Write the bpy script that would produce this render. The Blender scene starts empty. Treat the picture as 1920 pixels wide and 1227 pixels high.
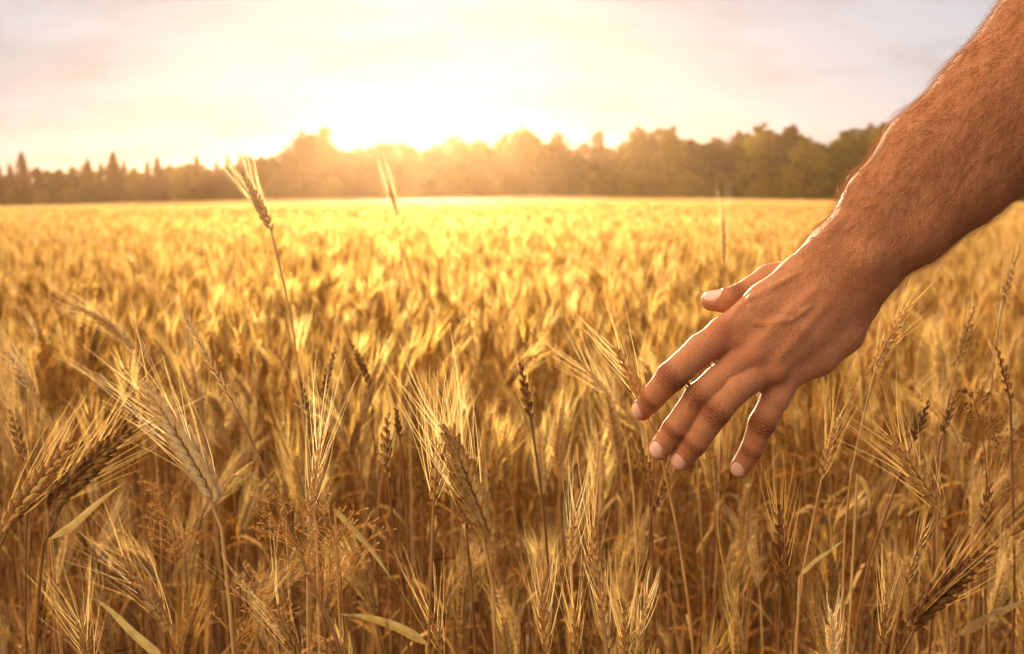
import bpy, math, random
import numpy as np
from math import radians as R
random.seed(7)
rng = np.random.default_rng(11)
SC = bpy.context.scene
COL = SC.collection

# ------------------------------------------------------------------ camera
F = 1867.0                      # focal length in photo pixels (35 mm on a 36 mm sensor, 1920 px)
CAMH = 1.27
PITCH = -math.atan((613.5 - 358.0) / F)
cam_d = bpy.data.cameras.new('camera')
cam = bpy.data.objects.new('camera', cam_d)
COL.objects.link(cam)
cam_d.lens = 35.0
cam_d.sensor_width = 36.0
cam_d.clip_start = 0.02
cam_d.clip_end = 3000
cam.location = (0, 0, CAMH)
cam.rotation_euler = (R(90) + PITCH, 0, 0)
cam_d.dof.use_dof = True
cam_d.dof.focus_distance = 0.668
cam_d.dof.aperture_fstop = 9.0
SC.camera = cam
CP, SP = math.cos(PITCH), math.sin(PITCH)
FWD = np.array([0, CP, SP]); UP = np.array([0, -SP, CP]); RT = np.array([1.0, 0, 0])
CAM0 = np.array([0, 0, CAMH])
def PX(u, v, d):
    """photo pixel at depth d -> world point"""
    return CAM0 + RT * ((u - 960) / F * d) + UP * ((613.5 - v) / F * d) + FWD * d
def c2w(c):
    c = np.asarray(c, float)
    return CAM0 + c[..., 0:1] * RT + c[..., 1:2] * UP - c[..., 2:3] * FWD

# ------------------------------------------------------------------ light
SUN_AZ = math.atan((820 - 960) / F)
SUN_EL = R(5.8)
SDIR = np.array([math.sin(SUN_AZ) * math.cos(SUN_EL), math.cos(SUN_AZ) * math.cos(SUN_EL), math.sin(SUN_EL)])
sl = bpy.data.lights.new('sun', 'SUN')
sun = bpy.data.objects.new('sun', sl)
COL.objects.link(sun)
sl.energy = 2.8
sl.angle = R(0.6)
sl.color = (1.0, 0.84, 0.55)
from mathutils import Vector
sun.rotation_euler = Vector(tuple(SDIR)).to_track_quat('Z', 'Y').to_euler()
sun.location = (0, 0, 30)

SC.render.engine = 'CYCLES'
SC.cycles.use_denoising = True
SC.cycles.max_bounces = 8
SC.cycles.diffuse_bounces = 4
SC.cycles.transmission_bounces = 4
SC.cycles.transparent_max_bounces = 6
SC.cycles.volume_bounces = 1
SC.view_settings.view_transform = 'Standard'
SC.view_settings.look = 'None'
SC.view_settings.gamma = 1
SC.view_settings.exposure = 2.0

W = bpy.data.worlds.new('World')
SC.world = W
W.use_nodes = True
nt = W.node_tree
nt.nodes.clear()
def N(nt, typ, **kw):
    n = nt.nodes.new(typ)
    for k, v in kw.items():
        if k in n.inputs.keys() if isinstance(k, str) else False:
            n.inputs[k].default_value = v
        else:
            setattr(n, k, v)
    return n
def L(nt, a, b): nt.links.new(a, b)
def mth(nt, op, a, b=None, clamp=False):
    n = nt.nodes.new('ShaderNodeMath'); n.operation = op; n.use_clamp = clamp
    for i, x in enumerate((a, b)):
        if x is None: continue
        if isinstance(x, (int, float)): n.inputs[i].default_value = x
        else: L(nt, x, n.inputs[i])
    return n.outputs[0]
def mix(nt, fac, a, b, typ='RGBA', blend='MIX'):
    n = nt.nodes.new('ShaderNodeMix'); n.data_type = typ
    if typ == 'RGBA':
        n.blend_type = blend; ia, ib, o = n.inputs[6], n.inputs[7], n.outputs[2]
    else: ia, ib, o = n.inputs[2], n.inputs[3], n.outputs[0]
    for s, x in ((n.inputs[0], fac), (ia, a), (ib, b)):
        if isinstance(x, (int, float)): s.default_value = x
        elif isinstance(x, (tuple, list)): s.default_value = tuple(x) + ((1,) if len(x) == 3 else ())
        else: L(nt, x, s)
    return o
def ramp(nt, fac, stops):
    n = nt.nodes.new('ShaderNodeValToRGB'); e = n.color_ramp.elements
    while len(e) < len(stops): e.new(0.5)
    for el, (p, c) in zip(e, stops):
        el.position = p; el.color = tuple(c) + ((1,) if len(c) == 3 else ())
    L(nt, fac, n.inputs[0]); return n.outputs[0]
def noise(nt, vec, scale, detail=2, rough=0.5):
    n = nt.nodes.new('ShaderNodeTexNoise'); n.inputs['Scale'].default_value = scale
    n.inputs['Detail'].default_value = detail; n.inputs['Roughness'].default_value = rough
    if vec is not None: L(nt, vec, n.inputs['Vector'])
    return n.outputs['Fac']
sky = nt.nodes.new('ShaderNodeTexSky')
sky.sky_type = 'NISHITA'; sky.sun_disc = False
sky.sun_elevation = SUN_EL; sky.sun_rotation = SUN_AZ
sky.air_density = 1.0; sky.dust_density = 1.0; sky.ozone_density = 1.0
tc = nt.nodes.new('ShaderNodeTexCoord')
sep = nt.nodes.new('ShaderNodeSeparateXYZ'); L(nt, tc.outputs['Generated'], sep.inputs[0])
zz = mth(nt, 'ADD', mth(nt, 'MAXIMUM', sep.outputs[2], 0.0), 0.24)
cx = mth(nt, 'DIVIDE', sep.outputs[0], zz); cy = mth(nt, 'DIVIDE', sep.outputs[1], zz)
cmb = nt.nodes.new('ShaderNodeCombineXYZ'); L(nt, cx, cmb.inputs[0]); L(nt, mth(nt, 'MULTIPLY', cy, 1.5), cmb.inputs[1])
cn = noise(nt, cmb.outputs[0], 1.7, 8, 0.6)
cloud = ramp(nt, cn, [(0.42, (0, 0, 0)), (0.66, (1, 1, 1))])
veil = mix(nt, cloud, (2.66, 2.68, 2.94), (2.02, 1.94, 2.08))       # bright thin overcast with grey-pink cloud bellies
# added fill light: unseen bright patch of sky, high left behind the viewer
dt = nt.nodes.new('ShaderNodeVectorMath'); dt.operation = 'DOT_PRODUCT'
L(nt, tc.outputs['Generated'], dt.inputs[0]); dt.inputs[1].default_value = (-0.66, -0.20, 0.72)
sky_fill = mth(nt, 'MULTIPLY', mth(nt, 'SUBTRACT', dt.outputs['Value'], 0.52), 3.2, True)
veil = mix(nt, sky_fill, veil, (16.5, 12.4, 8.0))
skyc = mix(nt, 0.95, sky.outputs[0], veil)
bg = nt.nodes.new('ShaderNodeBackground'); bg.inputs['Strength'].default_value = 0.06
L(nt, skyc, bg.inputs['Color'])
wo = nt.nodes.new('ShaderNodeOutputWorld'); L(nt, bg.outputs[0], wo.inputs['Surface'])

# ------------------------------------------------------------------ helpers
def mesh_np(name, V, Q=None, T=None, mats=(), smooth=True, attrs=None, matidx=None):
    me = bpy.data.meshes.new(name)
    V = np.asarray(V, np.float32)
    Q = np.zeros((0, 4), np.int64) if Q is None else np.asarray(Q).reshape(-1, 4)
    T = np.zeros((0, 3), np.int64) if T is None else np.asarray(T).reshape(-1, 3)
    me.vertices.add(len(V)); me.vertices.foreach_set('co', V.ravel())
    nl = len(Q) * 4 + len(T) * 3
    me.loops.add(nl)
    me.loops.foreach_set('vertex_index', np.concatenate([Q.ravel(), T.ravel()]).astype(np.int32))
    me.polygons.add(len(Q) + len(T))
    st = np.concatenate([np.arange(len(Q)) * 4, len(Q) * 4 + np.arange(len(T)) * 3]).astype(np.int32)
    me.polygons.foreach_set('loop_start', st)
    if matidx is not None: me.polygons.foreach_set('material_index', np.asarray(matidx, np.int32))
    for m in mats: me.materials.append(m)
    me.polygons.foreach_set('use_smooth', np.full(len(Q) + len(T), bool(smooth)))
    for k, a in (attrs or {}).items():
        a = np.asarray(a, np.float32)
        if a.ndim == 2:
            at = me.attributes.new(k, 'FLOAT_VECTOR', 'POINT'); at.data.foreach_set('vector', a.ravel())
        else:
            at = me.attributes.new(k, 'FLOAT', 'POINT'); at.data.foreach_set('value', a)
    me.update(calc_edges=True)
    return me
def link(name, data, parent=None, loc=None):
    o = bpy.data.objects.new(name, data); COL.objects.link(o)
    if parent is not None: o.parent = parent
    if loc is not None: o.location = loc
    return o
def tag(o, label=None, cat=None, group=None, kind=None):
    if label: o['label'] = label
    if cat: o['category'] = cat
    if group: o['group'] = group
    if kind: o['kind'] = kind
    return o
class Geo:
    def __init__(s): s.V = []; s.Q = []; s.T = []; s.A = []; s.n = 0; s.MQ = []; s.MT = []
    def add(s, V, Q=None, T=None, a=0.0, mq=0, mt=0):
        V = np.asarray(V, np.float32)
        if Q is not None and len(Q): s.MQ.append(np.broadcast_to(mq, (len(Q),)))
        if T is not None and len(T): s.MT.append(np.broadcast_to(mt, (len(T),)))
        s.V.append(V)
        if Q is not None and len(Q): s.Q.append(np.asarray(Q) + s.n)
        if T is not None and len(T): s.T.append(np.asarray(T) + s.n)
        s.A.append(np.full(len(V), a, np.float32) if np.isscalar(a) else np.asarray(a, np.float32))
        s.n += len(V)
    def arrays(s):
        V = np.concatenate(s.V) if s.V else np.zeros((0, 3))
        Q = np.concatenate(s.Q) if s.Q else np.zeros((0, 4), int)
        T = np.concatenate(s.T) if s.T else np.zeros((0, 3), int)
        A = np.concatenate(s.A) if s.A else np.zeros(0)
        return V, Q, T, A
    def mesh(s, name, mats, smooth=True):
        V, Q, T, A = s.arrays()
        return mesh_np(name, V, Q, T, mats, smooth, {'tint': A}, np.concatenate(s.MQ + s.MT) if len(mats) > 1 else None)
def tube(P, r, sides=6, ref=None):
    """tube along points P (n,3) with radii r; returns V,Q"""
    P = np.asarray(P, float); n = len(P); r = np.broadcast_to(r, (n,))
    Tn = np.gradient(P, axis=0); Tn /= np.linalg.norm(Tn, axis=1)[:, None] + 1e-12
    ref = np.array([0.31, 0.83, 0.46]) if ref is None else ref
    A = np.cross(Tn, ref); A /= np.linalg.norm(A, axis=1)[:, None] + 1e-9
    B = np.cross(Tn, A)
    th = np.arange(sides) * 2 * math.pi / sides
    V = P[:, None] + r[:, None, None] * (np.cos(th)[None, :, None] * A[:, None] + np.sin(th)[None, :, None] * B[:, None])
    V = V.reshape(-1, 3)
    i = np.arange(n - 1)[:, None] * sides; j = np.arange(sides)[None]; j2 = (j + 1) % sides
    Q = np.stack([i + j, i + j2, i + sides + j2, i + sides + j], -1).reshape(-1, 4)
    return V, Q

# ------------------------------------------------------------------ materials
def newmat(name):
    m = bpy.data.materials.new(name); m.use_nodes = True
    m.node_tree.nodes.clear(); return m, m.node_tree
def straw(name, stops, transl=0.45, rough=0.55, nscale=60, ncol=0.35, spec=0.35, tr_tint=(1.0, 0.78, 0.42), fwd=0.0, bump=0.0):
    m, t = newmat(name)
    at = t.nodes.new('ShaderNodeAttribute'); at.attribute_name = 'tint'
    oi = t.nodes.new('ShaderNodeObjectInfo')
    g = t.nodes.new('ShaderNodeNewGeometry')
    tex = t.nodes.new('ShaderNodeTexCoord')
    n1 = noise(t, tex.outputs['Object'], nscale, 3, 0.6)
    f = mth(t, 'ADD', at.outputs['Fac'], mth(t, 'MULTIPLY', mth(t, 'SUBTRACT', oi.outputs['Random'], 0.5), 0.3), True)
    f = mth(t, 'ADD', f, mth(t, 'MULTIPLY', mth(t, 'SUBTRACT', n1, 0.5), ncol * 2), True)
    c = ramp(t, f, stops)
    p = t.nodes.new('ShaderNodeBsdfPrincipled'); L(t, c, p.inputs['Base Color'])
    if bump:
        b = t.nodes.new('ShaderNodeBump'); b.inputs['Strength'].default_value = 1; b.inputs['Distance'].default_value = bump
        L(t, noise(t, tex.outputs['Object'], 900, 2, .6), b.inputs['Height']); L(t, b.outputs[0], p.inputs['Normal'])
    p.inputs['Roughness'].default_value = rough; p.inputs['Specular IOR Level'].default_value = spec
    tr = t.nodes.new('ShaderNodeBsdfTranslucent')
    L(t, mix(t, 1.0, c, tr_tint, blend='MULTIPLY'), tr.inputs['Color'])
    ms = t.nodes.new('ShaderNodeMixShader'); ms.inputs[0].default_value = transl
    thru = tr.outputs[0]
    if fwd:                       # dry fibres pass most light onward in nearly the same direction
        rf = t.nodes.new('ShaderNodeBsdfRefraction'); rf.inputs['IOR'].default_value = 1.42; rf.inputs['Roughness'].default_value = 0.85
        L(t, mix(t, 1.0, c, tr_tint, blend='MULTIPLY'), rf.inputs['Color'])
        m2 = t.nodes.new('ShaderNodeMixShader'); m2.inputs[0].default_value = fwd
        L(t, thru, m2.inputs[1]); L(t, rf.outputs[0], m2.inputs[2]); thru = m2.outputs[0]
    L(t, p.outputs[0], ms.inputs[1]); L(t, thru, ms.inputs[2])
    o = t.nodes.new('ShaderNodeOutputMaterial'); L(t, ms.outputs[0], o.inputs['Surface'])
    return m
G = lambda *a: a
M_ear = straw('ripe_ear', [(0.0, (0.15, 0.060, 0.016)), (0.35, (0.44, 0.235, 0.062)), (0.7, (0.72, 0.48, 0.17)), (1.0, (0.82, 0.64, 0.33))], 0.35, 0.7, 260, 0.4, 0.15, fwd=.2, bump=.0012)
M_awn = straw('awn_bristle', [(0.0, (0.52, 0.28, 0.08)), (0.5, (0.78, 0.53, 0.20)), (1.0, (0.92, 0.74, 0.42))], 0.6, 0.45, 20, 0.2, 0.35, (1.0, .90, .62), .42)
M_awn_near = straw('awn_bristle_near', [(0.0, (0.48, 0.27, 0.09)), (0.5, (0.74, 0.52, 0.23)), (1.0, (0.90, 0.74, 0.46))], 0.5, 0.5, 20, 0.2, 0.3, (1.0, .92, .70), .14)
M_stem = straw('straw_stem', [(0.0, (0.16, 0.066, 0.016)), (0.4, (0.36, 0.185, 0.05)), (0.75, (0.56, 0.35, 0.12)), (1.0, (0.62, 0.48, 0.22))], 0.25, 0.5, 40, 0.4, 0.35)
M_leaf = straw('dry_leaf', [(0.0, (0.19, 0.066, 0.014)), (0.4, (0.41, 0.185, 0.042)), (0.8, (0.58, 0.34, 0.10)), (1.0, (0.46, 0.35, 0.12))], 0.45, 0.8, 50, 0.4, 0.08, (1.0, .86, .50), .45)
M_blade = straw('leaf_blade', [(0.0, (0.16, 0.09, 0.028)), (0.5, (0.28, 0.19, 0.065)), (1.0, (0.34, 0.27, 0.12))], 0.25, 0.6, 160, 0.8, 0.25, (1, .85, .5))
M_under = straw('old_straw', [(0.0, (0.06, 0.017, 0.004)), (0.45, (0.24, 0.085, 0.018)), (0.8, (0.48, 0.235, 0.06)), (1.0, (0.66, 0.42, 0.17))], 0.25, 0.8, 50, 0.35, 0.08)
M_field = straw('ripe_field', [(0.0, (0.22, 0.085, 0.017)), (0.4, (0.52, 0.27, 0.06)), (0.75, (0.78, 0.51, 0.145)), (1.0, (0.90, 0.70, 0.32))], 0.45, 0.8, 30, 0.35, 0.08, (1.0, .92, .55), .3)
def rough_mat(name, c1, c2, scale, rough=0.9, bump=0.0, transl=0.0, detail=4):
    m, t = newmat(name)
    tex = t.nodes.new('ShaderNodeTexCoord')
    oi = t.nodes.new('ShaderNodeObjectInfo')
    f = noise(t, tex.outputs['Object'], scale, detail, 0.65)
    f = mth(t, 'ADD', f, mth(t, 'MULTIPLY', mth(t, 'SUBTRACT', oi.outputs['Random'], 0.5), 0.9), True)
    c = ramp(t, f, [(0.3, c1), (0.7, c2)])
    p = t.nodes.new('ShaderNodeBsdfPrincipled'); L(t, c, p.inputs['Base Color'])
    p.inputs['Roughness'].default_value = rough; p.inputs['Specular IOR Level'].default_value = 0.15
    if bump:
        b = t.nodes.new('ShaderNodeBump'); b.inputs['Strength'].default_value = bump; b.inputs['Distance'].default_value = 0.02
        L(t, f, b.inputs['Height']); L(t, b.outputs[0], p.inputs['Normal'])
    o = t.nodes.new('ShaderNodeOutputMaterial'); s = p.outputs[0]
    if transl:
        tr = t.nodes.new('ShaderNodeBsdfTranslucent'); L(t, mix(t, 1.0, c, (1.6, 1.35, 0.5), blend='MULTIPLY'), tr.inputs['Color'])
        ms = t.nodes.new('ShaderNodeMixShader'); ms.inputs[0].default_value = transl
        L(t, s, ms.inputs[1]); L(t, tr.outputs[0], ms.inputs[2]); s = ms.outputs[0]
    L(t, s, o.inputs['Surface'])
    return m
M_soil = rough_mat('soil', (0.06, 0.032, 0.015), (0.13, 0.07, 0.03), 8, 1.0, 0.5)
M_bark = rough_mat('bark', (0.05, 0.035, 0.022), (0.13, 0.09, 0.06), 3, 0.9)
M_bark_pale = rough_mat('pale_bark', (0.20, 0.15, 0.11), (0.34, 0.27, 0.2), 3, 0.9)
M_foliage = rough_mat('foliage', (0.040, 0.042, 0.008), (0.19, 0.155, 0.026), 0.35, 0.7, 0, 0.35)
M_needles = rough_mat('needles', (0.055, 0.032, 0.010), (0.13, 0.075, 0.018), 0.4, 0.8, 0, 0.2)

# ------------------------------------------------------------------ terrain
def terrain(x, y):
    x = np.asarray(x, float); y = np.asarray(y, float)
    yy = np.clip(y - 8, 0, 600); a = x / (np.abs(y) + 12)
    k = 0.0028 + 0.0115 * np.clip(-a / .5, 0, 1.3) ** 1.3 + 0.0045 * np.clip(a / .4, 0, 1.3)
    return -yy * k + 0.06 * np.sin(x * 0.09) * np.clip(y / 60, 0, 1)
gx = np.concatenate([-np.geomspace(0.5, 900, 50)[::-1], [0], np.geomspace(0.5, 900, 50)])
gy = np.concatenate([[-300, -100, -30, -10, -3], np.linspace(0, 30, 20), np.geomspace(33, 1200, 50)])
X, Y = np.meshgrid(gx, gy, indexing='ij')
V = np.stack([X, Y, terrain(X, Y)], -1).reshape(-1, 3)
a, b = len(gx), len(gy)
I = (np.arange(a - 1)[:, None] * b + np.arange(b - 1)[None]).ravel()
Q = np.stack([I, I + b, I + b + 1, I + 1], 1)
tag(link('ground', mesh_np('ground', V, Q, None, [M_soil])), kind='structure')

# ------------------------------------------------------------------ wheat parts (built along a curve)
class Curve3:
    def __init__(s, pts, n=80):
        pts = np.asarray(pts, float)
        P = np.vstack([2 * pts[0] - pts[1], pts, 2 * pts[-1] - pts[-2]])
        out = []; segs = len(pts) - 1; m = max(6, n // segs)
        for i in range(segs):
            p0, p1, p2, p3 = P[i:i + 4]
            t = np.linspace(0, 1, m, endpoint=(i == segs - 1))[:, None]
            d1 = max(np.linalg.norm(p1 - p0), 1e-6) ** .5; d2 = max(np.linalg.norm(p2 - p1), 1e-6) ** .5; d3 = max(np.linalg.norm(p3 - p2), 1e-6) ** .5
            m1 = (p2 - p1) + d2 * ((p1 - p0) / d1 - (p2 - p0) / (d1 + d2))
            m2 = (p2 - p1) + d2 * ((p3 - p2) / d3 - (p3 - p1) / (d2 + d3))
            out.append((2 * t**3 - 3 * t**2 + 1) * p1 + (t**3 - 2 * t**2 + t) * m1 + (-2 * t**3 + 3 * t**2) * p2 + (t**3 - t**2) * m2)
        s.P = np.vstack(out)
        s.S = np.concatenate([[0], np.cumsum(np.linalg.norm(np.diff(s.P, axis=0), axis=1))]); s.L = s.S[-1]
        s.T = np.gradient(s.P, axis=0); s.T /= np.linalg.norm(s.T, axis=1)[:, None]
    def at(s, x):
        x = np.asarray(x, float)
        p = np.stack([np.interp(x, s.S, s.P[:, k]) for k in range(3)], -1)
        t = np.stack([np.interp(x, s.S, s.T[:, k]) for k in range(3)], -1)
        t /= np.linalg.norm(t, axis=-1, keepdims=True)
        ov = np.maximum(x - s.L, 0)[..., None]
        return p + ov * s.T[-1], t
    def map(s, Vl, ref, roll=0.0):
        """local (x, y, s) -> space"""
        p, t = s.at(Vl[:, 2])
        A = np.cross(t, ref); A /= np.linalg.norm(A, axis=1)[:, None] + 1e-9
        B = np.cross(t, A)
        c, sn = math.cos(roll), math.sin(roll)
        x = Vl[:, 0] * c - Vl[:, 1] * sn; y = Vl[:, 0] * sn + Vl[:, 1] * c
        return p + x[:, None] * A + y[:, None] * B

def floret_unit(sides, rings):
    if rings == 6: ts, rs = [0, .12, .35, .62, .85, 1], [.35, .8, 1, .85, .45, .04]
    elif rings == 4: ts, rs = [0, .3, .7, 1], [.4, 1, .75, .05]
    else: ts, rs = [0, .45, 1], [.4, 1, .08]
    th = np.arange(sides) * 2 * math.pi / sides
    V = np.array([[r * math.cos(a) , r * math.sin(a) * (0.8 if math.sin(a) < 0 else 1.0), t] for t, r in zip(ts, rs) for a in th])
    n = len(ts)
    i = np.arange(n - 1)[:, None] * sides; j = np.arange(sides)[None]; j2 = (j + 1) % sides
    Q = np.stack([i + j, i + j2, i + sides + j2, i + sides + j], -1).reshape(-1, 4)
    return V, Q
FU = {2: floret_unit(7, 6), 1: floret_unit(4, 4), 0: floret_unit(3, 3)}

def strip(P, r, ang):
    n = len(P); A = np.array([math.cos(ang), math.sin(ang), 0.0]); B = np.array([-math.sin(ang), math.cos(ang), 0.0])
    V = np.stack([P - A * r[:, None], P + B * (r * .5)[:, None], P + A * r[:, None]], 1).reshape(-1, 3)
    i = np.arange(n - 1)[:, None] * 3; j = np.arange(2)[None]
    return V, np.stack([i + j, i + j + 1, i + 4 + j, i + 3 + j], -1).reshape(-1, 4)
def ear_local(Le, w=1.0, awn=0.062, lod=2, spread=1.0, rs=None, awn_keep=1.0):
    """ear from s=0 to Le in local space; returns ear Geo, awn Geo"""
    rs = rs or random
    ge, ga = Geo(), Geo()
    n = max(10, int(Le / 0.0036)) if lod == 2 else (max(9, int(Le / 0.0055)) if lod == 1 else 13)
    U, UQ = FU[lod]
    for i in range(n):
        f = i / (n - 1)
        s = Le * 0.92 * f
        sd = 1 if i % 2 else -1
        prof = (0.62 + 0.42 * math.sin(math.pi * min(1, f * 1.15 + 0.12))) * w
        if f > 0.9: prof *= 0.8
        fl = [(0, 1.0)] if lod == 0 else ([(-0.9, 1), (0.9, 1)] if lod == 1 else [(-1.15, 1), (0, 0.95), (1.15, 1)])
        if lod == 2: fl += [(-1.9, 0.78), (1.9, 0.78)]
        tnt = rs.random() * 0.22
        for (ya, sc) in fl:
            glume = abs(ya) > 1.5
            ln = (0.0118 if not glume else 0.0085) * prof * sc * rs.uniform(0.88, 1.1) * (1.25 if lod == 0 else 1)
            wd = 0.00218 * prof * sc * (1 if lod == 2 else 1.35 if lod == 1 else 1.45)
            out = rs.uniform(0.40, 0.68) * (1.25 if ya == 0 else 0.9)
            d = np.array([sd * out, 0.34 * ya * rs.uniform(.8, 1.1) * (0.55 if glume else 1), 1.0]); d /= np.linalg.norm(d)
            p = np.array([sd * 0.0012 * prof, 0.0013 * ya * prof, s + (0 if not glume else -0.001)])
            e1 = np.cross(d, [0, 1, 0.1]); e1 /= np.linalg.norm(e1); e2 = np.cross(d, e1)
            Vv = p + (U[:, :1] * wd) * e1 + (U[:, 1:2] * wd * 0.85) * e2 + (U[:, 2:] * ln) * d
            # grains bow back towards the axis
            Vv[:, 0] -= sd * 0.09 * ln * U[:, 2] ** 2.2
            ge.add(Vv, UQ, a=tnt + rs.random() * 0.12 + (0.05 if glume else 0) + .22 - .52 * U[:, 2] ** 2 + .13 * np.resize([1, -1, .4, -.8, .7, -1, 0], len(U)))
            if glume or rs.random() > awn_keep: continue
            if lod == 1 and rs.random() < 0.45: continue
            tip = Vv[-1]
            al = awn * rs.uniform(0.72, 1.15) * (0.65 + 0.5 * math.sin(math.pi * (0.15 + 0.75 * f)))
            dd = np.array([sd * 0.20 * spread * rs.uniform(.3, 1.5) + rs.gauss(0, .03), 0.15 * ya * spread * rs.uniform(.4, 1.6) + rs.gauss(0, .035), 1.0]); dd /= np.linalg.norm(dd)
            bend = np.array([sd * rs.uniform(-.02, .16) * spread, rs.gauss(0, .06), 0.0]) * al
            ts = np.linspace(0, 1, {2: 7, 1: 4, 0: 2}[lod])[:, None]
            d0 = d * 0.35 + dd * 0.65
            P = tip - d * 0.001 + d0 * al * ts * (1 - ts) + dd * al * ts * ts + bend * ts ** 2
            if lod == 2:
                Vt, Qt = strip(P, 0.00019 * (1.05 - 0.8 * ts[:, 0]), rs.random() * 3.14)
                ga.add(Vt, Qt, a=tnt * 0.6 + rs.random() * 0.3)
            elif lod == 1:
                Vt, Qt = strip(P, 0.00036 * (1.05 - 0.8 * ts[:, 0]), rs.random() * 3.14)
                ga.add(Vt, Qt, a=rs.random() * 0.4)
            else:
                ang = rs.random() * 3.14
                wv = np.array([math.cos(ang), math.sin(ang), 0]) * 0.00045
                ga.add(np.array([P[0] - wv, P[0] + wv, P[-1]]), None, [[0, 1, 2]], a=rs.random() * 0.4)
    return ge, ga

def leaf_geo(base, dirh, length, width, arch=1.0, twist=0.6, n=12, tint=0.3, up=1.1, rs=None, kink=0.0):
    rs = rs or random
    t = np.linspace(0, 1, n)
    d = np.array([dirh[0], dirh[1], 0.0]); d /= np.linalg.norm(d) + 1e-9
    ang = up - arch * 1.6 * t ** 1.2 - (kink * (t > rs.uniform(.35, .6)))
    step = np.stack([np.cos(ang)] * 3, -1) * d + np.stack([np.sin(ang)] * 3, -1) * np.array([0, 0, 1.0])
    P = base + np.cumsum(step, 0) * (length / n)
    Tn = np.gradient(P, axis=0); Tn /= np.linalg.norm(Tn, axis=1)[:, None]
    side = np.cross(d, [0, 0, 1.0]); nn = np.cross(side, Tn)
    tw = twist * t * 2.5 + rs.uniform(-.4, .4)
    sv = side * np.cos(tw)[:, None] + nn * np.sin(tw)[:, None]; nv = np.cross(sv, Tn)
    wd = width * np.minimum(1, 0.45 + 2.2 * t) * np.clip(1 - t ** 2.2, 0.03, 1) * 0.5
    wv = np.sin(t * rs.uniform(8, 16) + rs.random() * 6) * 0.12
    Vv = np.stack([P - sv * wd[:, None] + nv * (wd * (0.35 + wv))[:, None], P, P + sv * wd[:, None] + nv * (wd * (0.35 - wv))[:, None]], 1).reshape(-1, 3)
    i = np.arange(n - 1)[:, None] * 3; j = np.arange(2)[None]
    Q = np.stack([i + j, i + j + 1, i + 4 + j, i + 3 + j], -1).reshape(-1, 4)
    return Vv, Q

def stalk_parts(crv, ear_len, lod=2, ref=(0, 1, 0), roll=0.0, w=1.0, awn=0.062, spread=1.0, leaves=2, rs=None, tint=0.0, stem_r=0.0013, awn_keep=1.0, leaf_h=None):
    """returns dict part -> Geo"""
    rs = rs or random
    ref = np.asarray(ref, float)
    ge, ga = ear_local(ear_len, w, awn, lod, spread, rs, awn_keep)
    res = {}
    for k, g in (('ear', ge), ('awns', ga)):
        V, Q, T, A = g.arrays()
        V = V.copy().astype(float); V[:, 2] += crv.L - ear_len
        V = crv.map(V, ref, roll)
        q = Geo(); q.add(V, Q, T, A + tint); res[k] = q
    ns = {2: 26, 1: 9, 0: 4}[lod]
    s = np.linspace(0, crv.L - ear_len * 0.12, ns)
    P, _ = crv.at(s)
    rr = stem_r * (1.35 - 0.6 * s / crv.L); rr[s > crv.L - ear_len] *= 0.6
    Vt, Qt = tube(P, rr, {2: 7, 1: 4, 0: 3}[lod])
    g = Geo(); g.add(Vt, Qt, a=tint + 0.1 * rs.random()); res['stem'] = g
    res['leaves'] = []
    for i in range(leaves):
        sl_ = crv.L * (rs.uniform(.3, .72) if leaf_h is None else leaf_h[i])
        b, _ = crv.at(np.array([sl_])); az = rs.random() * 6.283
        Vv, Q = leaf_geo(b[0], (math.cos(az), math.sin(az)), rs.uniform(.10, .22), rs.uniform(.005, .0095), rs.uniform(.6, 1.5), rs.uniform(-.7, .7), {2: 12, 1: 7, 0: 4}[lod], rs=rs, up=rs.uniform(.5, 1.35), kink=rs.choice([0, 0, .9]))
        g = Geo(); g.add(Vv, Q, a=tint + rs.random() * 0.3); res['leaves'].append(g)
    return res

HERO_N = 0
def wheat_thing(res, loc, label, group=None, name='wheat_stalk'):
    """Empty > stem, ear (> awns), leaf...; geometry given relative to world, moved to loc"""
    root = link(name, None, None, tuple(loc)); root.empty_display_size = 0.02
    tag(root, label, 'wheat stalk', group)
    def mk(nm, g, m, par):
        V, Q, T, A = g.arrays()
        return link(nm, mesh_np(nm, V - np.asarray(loc), Q, T, [m], True, {'tint': A}), par)
    mk('stem', res['stem'], M_stem, root)
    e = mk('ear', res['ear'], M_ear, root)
    if len(res['awns'].V): mk('awns', res['awns'], M_awn if group else M_awn_near, e)
    for g in res['leaves']: mk('leaf', g, M_leaf, root)
    return root
def copy_tree(o, parent=None):
    c = o.copy(); COL.objects.link(c); c.parent = parent
    for ch in list(o.children): copy_tree(ch, c)
    return c

def hero(pts, ear_from, label, d, w=1.0, awn=0.06, spread=1.0, roll=0.0, tint=0.3, leaves=1, gx=0.0, gy=0.05, seed=0, r=0.0013, name='wheat_stalk', keep=.65):
    """pts: photo pixels from ear tip downwards; d: depth (scalar or list)"""
    rs = random.Random(seed or hash(label) % 9973)
    ds = d if isinstance(d, (list, tuple)) else [d] * len(pts)
    W3 = [PX(u, v, dd) for (u, v), dd in zip(pts, ds)]
    low = W3[-1]; dirn = W3[-1] - W3[-2]; dirn /= np.linalg.norm(dirn)
    g = np.array([low[0] + dirn[0] * 0.15 + gx, low[1] + gy, 0.0]); g[2] = float(terrain(g[0], g[1]))
    midp = low * 0.55 + g * 0.45 + np.array([dirn[0] * 0.05, 0, 0])
    P = [g, midp] + W3[::-1]
    c = Curve3(P, 110)
    i0 = np.argmin(np.linalg.norm(c.P - W3[ear_from], axis=1))
    el = c.L - c.S[i0]
    res = stalk_parts(c, el, 2, (0, 1, 0.15), roll, w * el / 0.09 * 0.5 + w * 0.5, awn, spread, leaves, rs, tint, r, keep)
    return wheat_thing(res, g, label, None, name)

exec_sections = []
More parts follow.
